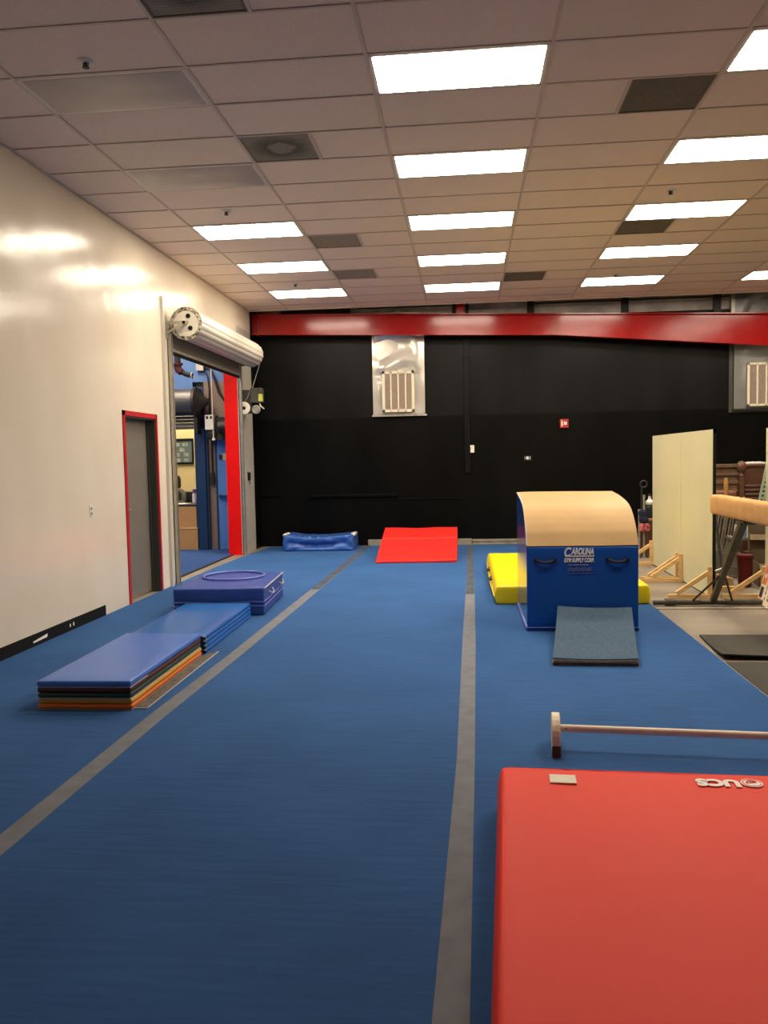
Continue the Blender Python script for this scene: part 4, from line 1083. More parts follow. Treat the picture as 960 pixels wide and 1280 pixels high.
# yellow crash mat
t = thing('crash_mat', 'yellow crash mat behind the tan and blue block', 'mat', (1.11, 10.3, CT))
yx0, yx1, yy0, yy1, yh = 0.325, 1.905, 8.83, 11.88, 0.20
def fny(p):
    k = (p[2] - CT) / yh
    bul = 0.03 * math.sin(PI * max(0, min(1, k)))
    x = p[0]
    if x < yx0 + 0.05:
        x -= bul + 0.018 * (1 if k < 0.45 else 0) * math.sin(PI * min(1, max(0, (p[1] - yy0) / 2.2)))
    if x > yx1 - 0.05: x += bul * 0.4
    return (x + nz(p, 7, 0.008, 1), p[1] + nz(p, 9, 0.012, 6) * (1 if p[1] < yy0 + 0.05 else 0.2), p[2] + nz(p, 2.5, 0.008, 2) * k)
MB().soft(yx0, yx1, yy0, yy1, CT, CT + yh, 0.02, 14, 26, 6, fn=fny).build('cover', 'vyellow', t, smooth=True)
MB().tube([(yx0 - 0.03, yy0 + 0.02, CT + 0.085), (yx0 - 0.045, yy0 + 1.0, CT + 0.08), (yx0 - 0.04, yy0 + 2.2, CT + 0.08), (yx0 - 0.03, yy1 - 0.02, CT + 0.085)], 0.008, 6).build('seam', 'vyellow', t, smooth=True)
for yy in (9.75, 10.55):
    MB().tube([(yx0 - 0.02, yy, CT + 0.14), (yx0 - 0.05, yy + 0.04, CT + 0.125), (yx0 - 0.055, yy + 0.12, CT + 0.12), (yx0 - 0.045, yy + 0.2, CT + 0.125), (yx0 - 0.02, yy + 0.24, CT + 0.14)], 0.012, 6).build('handle', 'strap', t, smooth=True)

# trainer block with a quarter-round top
t = thing('mailbox_trainer', 'tall blue block with rounded tan top and white lettering', 'gymnastics block', (1.03, 8.1, CT))
kx0, kx1, ky0, ky1 = 0.538, 1.518, 7.472, 8.80
profile = [(7.472, 0.772), (7.508, 0.83), (7.548, 0.893), (7.62, 0.965), (7.70, 1.025), (7.79, 1.075), (7.90, 1.112), (8.05, 1.140), (8.25, 1.162), (8.5, 1.182), (8.80, 1.200)]
b = MB()
side = [(kx0, ky0, CT)] + [(kx0, y, z) for y, z in profile] + [(kx0, ky1, CT)]
b.prism([(x + 0.012, y + (0.004 if y < 7.5 else 0), z - (0.006 if z > 0.1 else 0)) for x, y, z in side], (kx1 - kx0 - 0.024, 0, 0))
b.build('core', 'vbox', t)
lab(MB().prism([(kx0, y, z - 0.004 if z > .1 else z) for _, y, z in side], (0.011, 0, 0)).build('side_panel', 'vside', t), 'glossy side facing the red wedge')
MB().prism([(kx1 - 0.011, y, z - 0.004 if z > .1 else z) for _, y, z in side], (0.011, 0, 0)).build('side_panel', 'vbox', t)
def fnb(p):
    wr = 0.0
    if p[1] < ky0 + 0.004:
        u = (p[0] - kx0) / (kx1 - kx0); v = p[2] / 0.77
        wr = 0.008 * noise.noise(Vector((p[0] * 6 + p[2] * 4, p[2] * 3, 2))) * (0.5 + v)
    return (p[0], p[1] - abs(wr), p[2])
MB().soft(kx0 + 0.002, kx1 - 0.002, ky0 - 0.012, ky0 + 0.02, CT + 0.03, 0.768, 0.010, 16, 1, 14, fn=fnb).build('front_panel', 'vbox', t, smooth=True)
# tan cover: a shell following the profile
b = MB()
pp = profile
# refine the profile
fine = []
for (a0, a1), (c0, c1) in zip(pp, pp[1:]):
    for q in range(3): fine.append((a0 + (c0 - a0) * q / 3, a1 + (c1 - a1) * q / 3))
fine.append(pp[-1])
nx_ = 16
vt = {}
for i in range(nx_ + 1):
    for k, (y, z) in enumerate(fine):
        x = kx0 + 0.001 + (kx1 - kx0 - 0.002) * i / nx_
        d = 0.006 * noise.noise(Vector((x * 3, y * 3, z * 3)))
        vt[i, k, 0] = b.bm.verts.new((x, y - 0.010 + d, z + 0.006 + d))
        vt[i, k, 1] = b.bm.verts.new((x, y + 0.006, z - 0.003))
K_ = len(fine) - 1
for i in range(nx_):
    for k in range(K_):
        b._face([vt[i, k, 0], vt[i + 1, k, 0], vt[i + 1, k + 1, 0], vt[i, k + 1, 0]])
        b._face([vt[i, k, 1], vt[i, k + 1, 1], vt[i + 1, k + 1, 1], vt[i + 1, k, 1]])
    b._face([vt[i, 0, 0], vt[i, 0, 1], vt[i + 1, 0, 1], vt[i + 1, 0, 0]])
    b._face([vt[i, K_, 0], vt[i + 1, K_, 0], vt[i + 1, K_, 1], vt[i, K_, 1]])
for k in range(K_):
    b._face([vt[0, k, 0], vt[0, k + 1, 0], vt[0, k + 1, 1], vt[0, k, 1]])
    b._face([vt[nx_, k, 0], vt[nx_, k, 1], vt[nx_, k + 1, 1], vt[nx_, k + 1, 0]])
lab(b.build('padded_top', 'tan', t, smooth='auto', ang=50), 'rounded tan vinyl top')
b = MB().tube([(kx0 + 0.004, y - 0.008, z) for y, z in fine], 0.007, 6)
b.build('edge_piping', 'piping', t, smooth=True)
b = MB().tube([(kx0 - 0.004, ky1 - 0.02, CT + 0.03), (kx0 - 0.004, ky0, CT + 0.03)], 0.010, 6)
b.tube([(kx0, ky0 - 0.010, CT + 0.034), (kx1, ky0 - 0.010, CT + 0.034)], 0.007, 6)
b.build('base_piping', 'hoop', t, smooth=True)
MB().box(kx0 - 0.003, kx1 + 0.003, ky0 - 0.008, ky1, CT, CT + 0.028).build('base', 'vnavy', t)
for xa in (0.605, 1.235):
    xb = xa + 0.19
    h = MB().box(xa - 0.006, xa + 0.035, ky0 - 0.030, ky0 - 0.014, 0.638, 0.668).box(xb - 0.035, xb + 0.006, ky0 - 0.030, ky0 - 0.014, 0.638, 0.668)
    h.tube([(xa + 0.02, ky0 - 0.03, 0.652), (xa + 0.06, ky0 - 0.045, 0.638), (xa + 0.10, ky0 - 0.048, 0.633), (xb - 0.05, ky0 - 0.045, 0.638), (xb - 0.02, ky0 - 0.03, 0.652)], 0.012, 8)
    h.build('handle', 'strap', t, smooth='auto')
yl = ky0 - 0.020
def face_text(body, size, x, z, width, shear, bold):
    q = fit_text(text_mesh(body, size, shear=shear, extrude=0.002, bold=bold), width)
    return q.xf(Matrix.Translation((x, yl, z)) @ Matrix.Rotation(PI / 2, 4, 'X'))
c1 = face_text('C', 0.110, 0.870, 0.686, 0.062, 0.25, 0.003)
c2 = face_text('AROLINA', 0.078, 0.929, 0.703, 0.199, 0.25, 0.003)
for q, nm in ((c1, 'brand_initial'), (c2, 'brand_lettering')): lab(q.build(nm, 'white', t), 'white slanted letters')
MB().box(0.876, 1.130, yl - 0.002, yl + 0.002, 0.682, 0.692).build('underline', 'white', t)
lab(face_text('GYM SUPPLY CORP.', 0.050, 0.868, 0.634, 0.262, 0.2, 0.002).build('brand_lettering', 'white', t), 'smaller white letters')
b = MB().box(0.905, 0.940, yl - 0.001, yl + 0.002, 0.606, 0.611)
for k in range(9):
    b.box(0.952 + 0.0145 * k, 0.961 + 0.0145 * k, yl - 0.001, yl + 0.002, 0.604 + 0.004 * (k % 2), 0.613)
b.build('small_print', 'piping', t)
b = MB()
for k in range(15):
    b.box(0.900 + 0.0138 * k, 0.911 + 0.0138 * k, yl - 0.001, yl + 0.002, 0.545 + 0.006 * (k % 3), 0.578 + 0.004 * ((k * 7) % 4))
b.box(0.905, 1.15, yl - 0.001, yl + 0.002, 0.530, 0.534)
b.build('faded_print', 'greyprint', t)

# grey ramp leaning on the block
t = thing('ramp_mat', 'grey carpeted ramp board leaning against the front of the tall blue block', 'ramp', (1.05, 6.8, CT))
def ramp_layer(name, t0, t1, mt, y_add=0.0, lb=None, trim=0.0):
    prof_ = [(0.0, 0.0), (0.15, 0.012), (0.35, 0.035), (0.6, 0.075), (0.8, 0.115), (0.87, 0.135), (0.93, 0.150), (1.0, 0.158)]
    b = MB()
    n = 12
    g = {}
    for i in range(n + 1):
        u = i / n
        for k, (s_, hz) in enumerate(prof_):
            s2 = min(s_, 1 - trim)
            x = 0.636 + 0.626 * u + 0.175 * s2 + (0.012 * (u - 0.5) * s2)
            y = 6.225 - 0.02 * u + y_add * (1 - s2) + 1.19 * s2 - 0.006 * math.sin(PI * u) * (1 - s2)
            cup = 0.012 * ((2 * u - 1) ** 2) * (0.6 + 0.4 * s2) if t1 > 0.03 else 0
            zz_ = CT + 0.004 + hz + (0.010 * (0.5 - u)) * s2 + 0.010 * s2 * (1 if t1 > .03 else 0)
            g[i, k, 0] = b.bm.verts.new((x, y, zz_ + t0 + cup * (1 if t0 > 0.02 else 0)))
            g[i, k, 1] = b.bm.verts.new((x, y, zz_ + t1 + cup))
    K = len(prof_) - 1
    for i in range(n):
        for k in range(K):
            b._face([g[i, k, 1], g[i + 1, k, 1], g[i + 1, k + 1, 1], g[i, k + 1, 1]])
            b._face([g[i, k, 0], g[i, k + 1, 0], g[i + 1, k + 1, 0], g[i + 1, k, 0]])
        b._face([g[i, 0, 0], g[i + 1, 0, 0], g[i + 1, 0, 1], g[i, 0, 1]])
        b._face([g[i, K, 0], g[i, K, 1], g[i + 1, K, 1], g[i + 1, K, 0]])
    for k in range(K):
        b._face([g[0, k, 0], g[0, k, 1], g[0, k + 1, 1], g[0, k + 1, 0]])
        b._face([g[n, k, 0], g[n, k + 1, 0], g[n, k + 1, 1], g[n, k, 1]])
    o = b.build(name, mt, t, smooth='auto', ang=35)
    if lb: lab(o, lb)
    return o
ramp_layer('base_board', -0.003, 0.016, 'board', 0.0, 'dark brown bottom board')
ramp_layer('middle_board', 0.017, 0.026, 'foam', 0.012, 'brown middle layer')
ramp_layer('foam_layer', 0.030, 0.044, 'foam', -0.004, 'tan foam edge')
ramp_layer('carpet_top', 0.044, 0.052, 'greycarpet', -0.004, 'blue-grey carpet face')
MB().prism([(0.86, 7.05, CT), (0.86, 7.36, CT), (0.86, 7.38, CT + 0.13), (0.86, 7.05, CT + 0.095)], (0.5, 0, 0)).build('support_block', 'board', t)

# ------------------------------------------------------------------ cream flats with pine jacks
def jack(parent, x, y, w_=0.045, L=0.46, H=0.35):
    br = MB().box(x - L, x, y - w_ / 2, y + w_ / 2, 0, 0.05).build('brace', 'pine', parent, bevel=0.003)
    MB().box(x - 0.045, x, y - w_ / 2, y + w_ / 2, 0.05, H).build('brace_upright', 'pine', br, bevel=0.003)
    MB().bar((x - L + 0.09, y, 0.06), (x - 0.035, y, H - 0.06), w_ * 0.9, 0.045).build('brace_diagonal', 'pine', br, bevel=0.003)
def flat(x, y0, y1, label, jacks, H=1.83):
    t = thing('scenery_flat', label, 'board', (x, (y0 + y1) / 2, 0), 0, 'cream scenery flats')
    MB().box(x, x + 0.006, y0, y1, 0.015, H).build('board_face', 'flat', t)
    b = MB().box(x + 0.006, x + 0.04, y0, y0 + 0.04, 0.0, H + 0.004).box(x + 0.006, x + 0.04, y1 - 0.04, y1, 0.0, H + 0.004).box(x + 0.006, x + 0.04, y0, y1, H - 0.04, H + 0.004).box(x + 0.006, x + 0.04, y0, y1, 0, 0.04)
    b.box(x + 0.006, x + 0.04, (y0 + y1) / 2 - 0.02, (y0 + y1) / 2 + 0.02, 0, H)
    b.build('back_frame', 'blackmatte', t)
    for y in jacks: jack(t, x - 0.001, y)
flat(2.644, 9.20, 10.479, 'cream flat with dark edge behind the beam leg, nearer of the joined pair', (9.19, 10.42))
flat(2.642, 10.481, 12.04, 'cream flat farther of the joined pair, beside the tall blue block', (10.56, 12.02))
flat(3.205, 7.75, 9.22, 'cream flat at the right edge of the picture behind the balance beam', (9.19,))

# ------------------------------------------------------------------ balance beam
t = thing('balance_beam', 'tan suede balance beam on grey steel legs at the right', 'balance beam', (2.55, 8.77, 0))
bx = 2.462
def fnbeam(p):
    k = (8.68 - p[1])
    return (p[0] - 0.012 * k * 0.5 + (0.015 * math.exp(-k / 0.02) if p[0] < bx + 0.03 else 0), p[1], p[2])
MB().soft(bx, bx + 0.14, 3.7, 8.68, 0.962, 1.158, 0.034, 2, 40, 3, fn=fnbeam).build('beam_body', 'suede', t, smooth=True)
for yb_, sg in ((8.77, -1), (4.55, 1)):
    xm = bx + 0.07 - 0.006 * (8.68 - yb_)
    MB().cyl((xm - 0.60, yb_, 0.036), (xm + 0.66, yb_, 0.036), 0.026, n=14).cyl((xm - 0.48, yb_, 0.040), (xm - 0.38, yb_, 0.040), 0.038, n=14).cyl((xm - 0.38, yb_, 0.04), (xm - 0.12, yb_, 0.04), 0.031, n=14).cyl((xm + 0.12, yb_, 0.04), (xm + 0.45, yb_, 0.04), 0.033, n=14).build('base_tube', 'steel', t, smooth='auto')
    MB().bar((xm, yb_, 0.05), (xm - 0.01, yb_ + sg * 0.97, 0.955), 0.058, 0.05).bar((xm, yb_ + sg * 0.42, 0.46), (xm - 0.01, yb_ + sg * 0.97, 0.955), 0.070, 0.06).box(xm - 0.05, xm + 0.04, yb_ + sg * 0.97 - 0.12, yb_ + sg * 0.97 + 0.12, 0.94, 0.965).build('leg', 'steel', t, bevel=0.006)
    MB().tube([(xm, yb_ + sg * 0.36, 0.40), (xm - 0.21, yb_ - 0.01, 0.05)], 0.011, 8).tube([(xm, yb_ + sg * 0.36, 0.40), (xm + 0.19, yb_ - 0.01, 0.05)], 0.011, 8).build('strut', 'dark', t, smooth='auto')
    MB().cyl((xm - 0.06, yb_ + sg * 0.30, 0.40), (xm + 0.02, yb_ + sg * 0.34, 0.44), 0.014, n=10).build('adjusting_knob', 'chrome', t)

# rubber mats and strip on the concrete
def rub(name, pts, th, label, curl=0):
    b = MB().prism(pts, (0, 0, th))
    o = b.build(name, 'rubber', bevel=0.003)
    tag(o, label, 'mat')
    return o
t = thing('rubber_mat', 'black rubber mat with a lifted front edge on the concrete right of the carpet', 'mat', (2.9, 6.9, 0))
b = MB(); g = {}
n, m_ = 14, 10
for i in range(n + 1):
    for k in range(m_ + 1):
        u, v = i / n, k / m_
        xl = 1.935 + 0.06 * v
        x = xl + (3.9 - xl) * u; y = 6.44 + (7.29 - 6.44) * v - 0.05 * u * (1 - v)
        lift = 0.035 * (1 - v) ** 3 * (0.45 + 0.55 * math.exp(-u * 5))
        g[i, k] = (x, y, 0.004 + lift)
vv = {q: (b.bm.verts.new(Vector(c) + Vector((0, 0, 0.012))), b.bm.verts.new(c)) for q, c in g.items()}
for i in range(n):
    for k in range(m_):
        for s_ in (0, 1):
            b._face([vv[i, k][s_], vv[i + 1, k][s_], vv[i + 1, k + 1][s_], vv[i, k + 1][s_]])
    b._face([vv[i, 0][0], vv[i, 0][1], vv[i + 1, 0][1], vv[i + 1, 0][0]], 1)
    b._face([vv[i, m_][0], vv[i + 1, m_][0], vv[i + 1, m_][1], vv[i, m_][1]], 1)
for k in range(m_):
    b._face([vv[0, k][0], vv[0, k + 1][0], vv[0, k + 1][1], vv[0, k][1]], 1)
    b._face([vv[n, k][0], vv[n, k][1], vv[n, k + 1][1], vv[n, k + 1][0]], 1)
b.build('sheet', ['rubber', 'rubberedge'], t, smooth='auto')
rub('rubber_mat', [(1.935, 4.4, 0), (3.9, 4.4, 0), (3.9, 6.36, 0), (1.935, 6.38, 0)], 0.006, 'dull black rubber mat on the floor in front of the lifted rubber mat')
tag(MB().box(1.93, 3.6, 8.56, 8.60, 0, 0.012).build('floor_strip', 'galv', bevel=0.002), 'thin pale metal strip on the concrete in front of the beam base', 'strip')

# ------------------------------------------------------------------ leaning sign
t = thing('sign_board', 'red and white lettered sign board leaning on the cream flat at the right edge', 'sign', (3.05, 8.5, 0))
# local frame: u along -Y (towards the camera), v up the leaning board
A0 = Vector((3.035, 8.96, 0.012)); ud = Vector((-0.10, -0.99, 0)).normalized(); vd = Vector((0.145, 0.03, 0.52)).normalized()
nd = ud.cross(vd).normalized()
if nd.x > 0: nd = -nd
def sp_(u, v, d=0.0): return A0 + ud * u + vd * v + nd * d
def srect(b, u0, u1, v0, v1, d0, d1, mi=0):
    return b.hexa([sp_(u0, v0, d0), sp_(u1, v0, d0), sp_(u1, v1, d0), sp_(u0, v1, d0), sp_(u0, v0, d1), sp_(u1, v0, d1), sp_(u1, v1, d1), sp_(u0, v1, d1)], mi)
srect(MB(), 0, 0.85, 0, 0.53, -0.014, 0).build('board', 'signwhite', t)
srect(MB(), 0.0, 0.012, 0.0, 0.53, 0.0, 0.001).build('edge_band', 'plastwhite', t)
lab(srect(srect(MB(), 0.012, 0.17, 0.20, 0.53, 0.0, 0.0015), 0.012, 0.12, 0.0, 0.05, 0, 0.0015).build('printed_band', 'signorange', t), 'orange red printed band')
srect(MB(), 0.02, 0.13, 0.06, 0.17, 0.0, 0.0018).build('printed_picture', 'dark', t)
b = MB()
cc = [(0.095 + 0.034 * math.cos(2 * PI * k / 20), 0.29 + 0.028 * math.sin(2 * PI * k / 20)) for k in range(20)]
b.prism([sp_(u, v, 0.0016) for u, v in cc], nd * 0.001)
b.build('round_mark', 'plastwhite', t)
lab(b_ := srect(MB(), 0.42, 0.84, 0.02, 0.17, 0.0, 0.0015).build('printed_patch', 'signred', t), 'red lower patch')
# rows of lettering that run up the board
rnd = random.Random(3)
b = MB()
for row, (u0, hgt) in enumerate(((0.215, 0.045), (0.33, 0.06), (0.47, 0.04), (0.60, 0.05))):
    v = 0.06 if row < 2 else 0.22
    while v < 0.47:
        wl = hgt * rnd.uniform(0.5, 0.75)
        kind = rnd.randrange(3)
        srect(b, u0, u0 + hgt, v, v + wl * 0.25, 0.0, 0.0015)
        if kind != 1: srect(b, u0, u0 + hgt, v + wl * 0.7, v + wl * 0.95, 0.0, 0.0015)
        if kind != 2: srect(b, u0, u0 + hgt * 0.22, v, v + wl * 0.95, 0.0, 0.0015)
        if kind != 0: srect(b, u0 + hgt * 0.45, u0 + hgt * 0.65, v, v + wl * 0.9, 0.0, 0.0015)
        v += wl * 1.35 if rnd.random() > 0.15 else wl * 2.2
b.build('lettering', 'dark', t)

# ------------------------------------------------------------------ stored things behind the beam
# headboard with turned post
t = thing('wooden_headboard', 'worn brown bed headboard with a ball-topped post behind the beam', 'headboard', (3.85, 12.5, 0))
b = MB().box(3.40, 3.93, 12.46, 12.50, 0.95, 1.36).box(3.38, 3.94, 12.42, 12.50, 1.36, 1.41).box(3.39, 3.94, 12.43, 12.46, 1.24, 1.28).box(3.39, 3.94, 12.43, 12.46, 1.12, 1.17).box(3.39, 3.94, 12.44, 12.46, 1.0, 1.04)
b.build('panel', 'walnut', t, bevel=0.006)
for x in (3.42, 3.985):
    b = MB().box(x - 0.035, x + 0.035, 12.42, 12.49, 0.0, 1.22)
    pt = b.build('post', 'mahog', t, bevel=0.006)
    MB().lathe([(0.035, 1.22), (0.05, 1.235), (0.035, 1.25), (0.028, 1.28), (0.055, 1.30), (0.07, 1.35), (0.068, 1.39), (0.05, 1.43), (0.015, 1.45)], (x, 12.455, 0), 18).build('finial', 'mahog', pt, smooth='auto')
MB().box(3.45, 3.95, 12.45, 12.49, 0.25, 0.40).build('lower_rail', 'walnut', t)
t = thing('slatted_cabinet', 'dark mahogany roll-front cabinet beside the bed headboard', 'cabinet', (4.25, 12.75, 0))
b = MB().box(4.05, 4.62, 12.55, 13.0, 0.0, 1.36).build('carcass', 'mahog', t, bevel=0.008)
MB().box(4.03, 4.64, 12.53, 13.02, 1.36, 1.40).build('top', 'mahog', t, bevel=0.008)
b = MB()
for k in range(11):
    b.cyl((4.07, 12.55, 0.46 + k * 0.062), (4.60, 12.55, 0.46 + k * 0.062), 0.024, n=10)
b.build('tambour_front', 'mahog', t, smooth='auto')
tag(MB().soft(4.12, 4.38, 12.6, 12.85, 1.40, 1.425, 0.008, 4, 4, 1, fn=lambda p: (p[0], p[1], p[2] + (abs(nz(p, 9, 0.02)) if p[2] > 1.41 else 0))).build('white_cloth', 'paper', smooth=True), 'crumpled white cloth on top of the mahogany cabinet', 'cloth')
# rack with a small stool-like things in front of the headboard
t = thing('wooden_shelf', 'low wooden shelf with a reddish board under the bed headboard', 'shelf', (3.75, 12.2, 0))
MB().box(3.45, 3.92, 12.15, 12.35, 0.88, 0.91).build('shelf_board', 'mahog', t)
MB().box(3.45, 3.49, 12.15, 12.35, 0, 0.88).box(3.88, 3.92, 12.15, 12.35, 0, 0.88).build('shelf_side', 'walnut', t)
tag(MB().soft(3.52, 3.84, 12.18, 12.33, 0.912, 1.03, 0.03, 3, 2, 2).build('storage_box', 'mutedred', smooth=True), 'dull red box on the low wooden shelf', 'box')
tag(MB().lathe([(0.022, 0), (0.026, 0.03), (0.018, 0.06), (0.022, 0.16), (0.016, 0.23), (0.022, 0.25), (0.022, 0.33), (0.03, 0.35), (0.03, 0.38), (0.018, 0.40)], (3.66, 12.08, 0.0), 14).xf(Matrix.Translation((0, 0, 0))).xf(Matrix.Diagonal((1, 1, 3.05, 1))).build('turned_post', 'copper', smooth='auto'), 'ochre turned wooden post standing before the bed headboard', 'post')

# folded chairs leaning in a row
def folded_chair(x, y, label, lean, rz):
    t = thing('folding_chair', label, 'chair', (x, y, 0), rz, 'folded grey metal chairs')
    Lm = Matrix.Translation((x, y, 0)) @ Matrix.Rotation(lean, 4, 'Y') @ Matrix.Translation((-x, -y, 0))
    def bl(b, nm, mt, **k): b.xf(Lm); return b.build(nm, mt, t, **k)
    for s_ in (-1, 1):
        bl(MB().tube([(x, y + s_ * 0.20, 0.0), (x, y + s_ * 0.20, 0.98)], 0.012, 8), 'leg', 'galv', smooth='auto')
        bl(MB().tube([(x + 0.03, y + s_ * 0.17, 0.0), (x + 0.03, y + s_ * 0.17, 0.80)], 0.011, 8), 'leg', 'galv', smooth='auto')
    bl(MB().soft(x - 0.012, x + 0.012, y - 0.19, y + 0.19, 0.76, 0.97, 0.01, 1, 3, 3), 'backrest', 'galv', smooth=True)
    bl(MB().soft(x + 0.02, x + 0.045, y - 0.17, y + 0.17, 0.30, 0.70, 0.01, 1, 3, 3), 'seat', 'shaft', smooth=True)
    bl(MB().cyl((x, y - 0.2, 0.2), (x, y + 0.2, 0.2), 0.008, n=8).cyl((x + 0.03, y - 0.17, 0.14), (x + 0.03, y + 0.17, 0.14), 0.008, n=8), 'crossbar', 'galv')
    return t
for k, (x, y) in enumerate(((3.40, 11.74), (3.47, 11.75), (3.54, 11.76), (3.61, 11.77))):
    folded_chair(x, y, ['leftmost', 'second from the left', 'third from the left', 'rightmost'][k] + ' of the four folded metal chairs leaning behind the beam leg', R(7 + k), R(-24))

# green plastic lattice
t = thing('plastic_lattice', 'pale green plastic lattice panel leaning behind the balance beam', 'lattice', (4.1, 11.8, 0))
b = MB()
for i in range(8):
    x = 3.88 + i * 0.058
    b.box(x, x + 0.026, 11.79, 11.81, 0.0, 1.50)
for k in range(25):
    z = 0.0 + k * 0.0615
    b.box(3.88, 4.312, 11.789, 11.811, z, z + 0.034)
b.xf(Matrix.Translation((4.0, 11.8, 0)) @ Matrix.Rotation(R(11), 4, 'Y') @ Matrix.Translation((-4.05, -11.8, 0)))
b.build('lattice_panel', 'lattice', t)
tag(MB().box(4.30, 4.45, 12.1, 12.25, 0.0, 1.58).box(4.29, 4.46, 12.09, 12.26, 1.50, 1.60).build('white_post', 'plastwhite', bevel=0.004), 'white post standing behind the green lattice panel', 'post')
# boxes and bin
def carton(x0, x1, y0, y1, z0, z1, rz, label, open_=True, mt='cardboard'):
    t = thing('cardboard_box', label, 'box', ((x0 + x1) / 2, (y0 + y1) / 2, z0), rz)
    w_ = 0.006
    MB().box(x0, x1, y0, y0 + w_, z0, z1).box(x0, x1, y1 - w_, y1, z0, z1).box(x0, x0 + w_, y0, y1, z0, z1).box(x1 - w_, x1, y0, y1, z0, z1).box(x0, x1, y0, y1, z0, z0 + w_).build('carton', mt, t)
    if open_:
        h = (x1 - x0) * 0.42
        MB().hexa([(x0, y0, z1 - 0.004), (x1, y0, z1 - 0.004), (x1, y0 - h * 0.75, z1 - h * 0.55), (x0, y0 - h * 0.75, z1 - h * 0.55), (x0, y0, z1), (x1, y0, z1), (x1, y0 - h * 0.75, z1 - h * 0.55 + 0.004), (x0, y0 - h * 0.75, z1 - h * 0.55 + 0.004)]).build('flap', mt, t)
        MB().hexa([(x0, y1 - 0.004, z1), (x1, y1 - 0.004, z1), (x1, y1 + h * 0.3, z1 + h * 0.8), (x0, y1 + h * 0.3, z1 + h * 0.8), (x0, y1, z1), (x1, y1, z1), (x1, y1 + h * 0.3 + 0.004, z1 + h * 0.8), (x0, y1 + h * 0.3 + 0.004, z1 + h * 0.8)]).build('flap', 'cardin', t)
        MB().hexa([(x1 - 0.004, y0, z1), (x1, y0, z1), (x1, y1, z1), (x1 - 0.004, y1, z1), (x1 + h * 0.2, y0, z1 + h * 0.7), (x1 + h * 0.2 + 0.004, y0, z1 + h * 0.7), (x1 + h * 0.2 + 0.004, y1, z1 + h * 0.7), (x1 + h * 0.2, y1, z1 + h * 0.7)]).build('flap', mt, t)
    else:
        MB().box(x0, x1, y0, y1, z1 - w_, z1).build('lid', mt, t)
    return t
carton(3.43, 3.80, 9.98, 10.33, 0.0, 0.27, R(-8), 'lower open cardboard box with a drooping flap beside the red bin')
carton(3.50, 3.77, 10.48, 10.75, 0.34, 0.57, R(-14), 'upper open cardboard box raised behind the lower box')
carton(3.46, 3.80, 10.44, 10.78, 0.0, 0.338, R(0), 'closed dark cardboard box carrying the upper open box', False, 'cardin')
t = thing('waste_bin', 'red plastic waste bin beside the cardboard boxes', 'bin', (3.25, 10.0, 0))
MB().lathe([(0.066, 0), (0.072, 0.02), (0.082, 0.30), (0.082, 0.34)], (3.25, 10.0, 0), 20).build('bin_body', 'binred', t, smooth='auto')
MB().lathe([(0.092, 0.335), (0.096, 0.345), (0.093, 0.38), (0.08, 0.385)], (3.25, 10.0, 0), 20).lathe([(0.088, 0.30), (0.089, 0.312)], (3.25, 10.0, 0), 20).build('rim', 'binred', t, smooth='auto')
t = thing('printed_carton', 'white and blue printed carton behind the cardboard boxes', 'box', (3.56, 11.2, 0.47))
MB().box(3.53, 3.76, 11.1, 11.3, 0.475, 0.625).build('carton', 'paper', t, bevel=0.003)
MB().box(3.555, 3.625, 11.098, 11.1, 0.476, 0.624).build('printed_stripe', 'boxblue', t)
tag(MB().soft(3.60, 3.86, 11.12, 11.30, 0.632, 0.76, 0.04, 3, 2, 2, fn=lambda p: (p[0] + nz(p, 8, 0.02), p[1], p[2] + nz(p, 8, 0.015, 3))).build('duffel_bag', 'bluebag', smooth=True), 'dark blue bag lying on the printed carton', 'bag')
tag(MB().box(3.44, 3.86, 11.05, 11.35, 0.44, 0.475).box(3.45, 3.48, 11.06, 11.34, 0, 0.44).box(3.82, 3.85, 11.06, 11.34, 0, 0.44).build('storage_bench', 'netgrey'), 'low grey bench under the printed carton', 'bench')
t = thing('milk_crate', 'grey perforated plastic crate behind the beam leg', 'crate', (3.28, 10.85, 0))
b = MB()
for i in range(8):
    b.box(3.12 + i * 0.042, 3.138 + i * 0.042, 10.70, 10.71, 0, 0.32)
for k in range(8):
    b.box(3.12, 3.43, 10.699, 10.711, k * 0.043, k * 0.043 + 0.018)
b.box(3.12, 3.13, 10.70, 11.0, 0, 0.32).box(3.42, 3.43, 10.70, 11.0, 0, 0.32).box(3.12, 3.43, 10.99, 11.0, 0, 0.32).box(3.12, 3.43, 10.7, 11.0, 0, 0.012)
b.build('crate_body', 'netgrey', t)
tag(MB().bar((3.06, 10.45, 0.05), (3.12, 10.05, 0.05), 0.04, 0.09).build('lumber_offcut', 'pine', bevel=0.003), 'short pine offcut on the floor behind the beam leg', 'lumber')
tag(MB().bar((2.76, 9.75, 0.025), (3.15, 9.72, 0.025), 0.09, 0.05).build('lumber_offcut', 'pine', bevel=0.003), 'pine board lying between the two cream flats', 'lumber')
# crossed tripod stand
t = thing('folded_stand', 'grey metal stand with crossed legs right of the cream flat', 'stand', (3.0, 10.0, 0))
for p, q in (((2.82, 10.0, 0), (2.98, 10.15, 1.0)), ((3.02, 10.0, 0), (2.86, 9.9, 1.02)), ((2.94, 10.6, 0), (2.93, 10.0, 0.98))):
    MB().tube([p, q], 0.016, 8).build('leg', 'shaft', t, smooth='auto')
MB().cyl((2.88, 9.95, 0.99), (2.98, 10.05, 1.03), 0.03).build('hub', 'shaft', t)

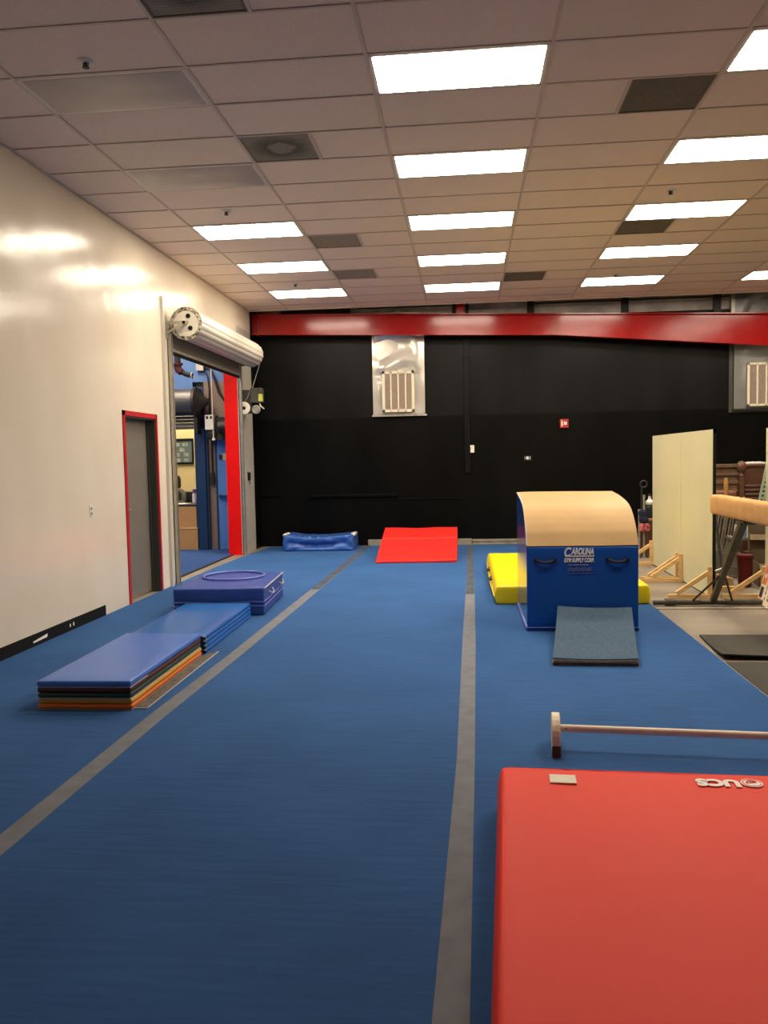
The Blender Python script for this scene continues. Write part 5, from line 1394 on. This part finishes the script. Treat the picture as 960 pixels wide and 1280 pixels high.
# ------------------------------------------------------------------ stored things between the block and the flats
t = thing('hooked_pole', 'dark pole with a looped top standing right of the blue block', 'pole', (2.69, 13.0, 0))
MB().cyl((2.685, 13.0, 0), (2.69, 13.0, 1.10), 0.013, n=8).build('shaft', 'dark', t)
MB().torus((2.72, 13.0, 1.12), 0.05, 0.012, 20, 6, 'y').build('loop', 'dark', t)
for x, z, lb in ((2.705, 0.96, 'taller pale plastic pipe beside the hooked pole'), (2.635, 0.74, 'shorter pale plastic pipe just right of the blue block')):
    tag(MB().cyl((x, 12.9, 0), (x, 12.9, z), 0.018, n=10).lathe([(0.021, z - 0.05), (0.021, z)], (x, 12.9, 0), 12).build('plastic_pipe', 'galv', smooth='auto'), lb, 'pipe')
t = thing('wooden_cabinet', 'brown wooden cabinet half hidden behind the farther cream flat', 'cabinet', (2.95, 13.0, 0))
MB().box(2.765, 3.2, 12.95, 13.35, 0.0, 0.56).build('carcass', 'mahog', t, bevel=0.005)
MB().box(2.75, 3.21, 12.94, 13.36, 0.56, 0.59).build('top', 'deskfront', t, bevel=0.004)
MB().box(2.775, 2.97, 12.935, 12.95, 0.05, 0.54).box(2.985, 3.19, 12.935, 12.95, 0.05, 0.54).build('door', 'mahog', t, bevel=0.004)
tag(MB().soft(2.76, 2.92, 13.0, 13.2, 0.592, 0.78, 0.02, 3, 3, 3).build('black_case', 'strap', smooth=True), 'black case standing on the half hidden brown cabinet', 'case')
t = thing('white_jug', 'white jug on top of the black case', 'jug', (2.83, 13.1, 0.78))
MB().lathe([(0.03, 0), (0.055, 0.02), (0.06, 0.06), (0.035, 0.09), (0.022, 0.11), (0.022, 0.15)], (2.83, 13.1, 0.782), 16).build('jug_body', 'plastwhite', t, smooth='auto')
MB().lathe([(0.026, 0.15), (0.026, 0.175), (0.015, 0.18)], (2.83, 13.1, 0.782), 12).build('cap', 'dark', t)
t = thing('wooden_stand', 'narrow brown wooden stand right of the blue block under the navy bag', 'stand', (2.70, 12.85, 0))
MB().box(2.62, 2.755, 12.80, 12.93, 0.42, 0.45).build('top', 'deskfront', t)
for x in (2.63, 2.735):
    for y in (12.81, 12.90):
        MB().box(x, x + 0.015, y, y + 0.015, 0, 0.42).build('leg', 'mahog', t)
tag(MB().soft(2.625, 2.75, 12.79, 12.94, 0.53, 0.74, 0.05, 4, 4, 4, fn=lambda p: (p[0] + nz(p, 10, 0.03), p[1] + nz(p, 10, 0.02, 3), p[2] + nz(p, 9, 0.02, 5))).build('gym_bag', 'navybag', smooth=True), 'navy cloth bag piled on the narrow wooden stand', 'bag')
tag(MB().soft(2.63, 2.765, 12.78, 12.94, 0.40, 0.53, 0.04, 5, 5, 4, fn=lambda p: (p[0] + nz(p, 14, 0.03, 1), p[1] + nz(p, 14, 0.02, 7), p[2] + nz(p, 12, 0.02, 2))).build('folded_cloth', 'redcloth', smooth=True), 'red and white cloth under the navy bag', 'cloth')

for o in bpy.data.objects:
    if '_base' in o: del o['_base']
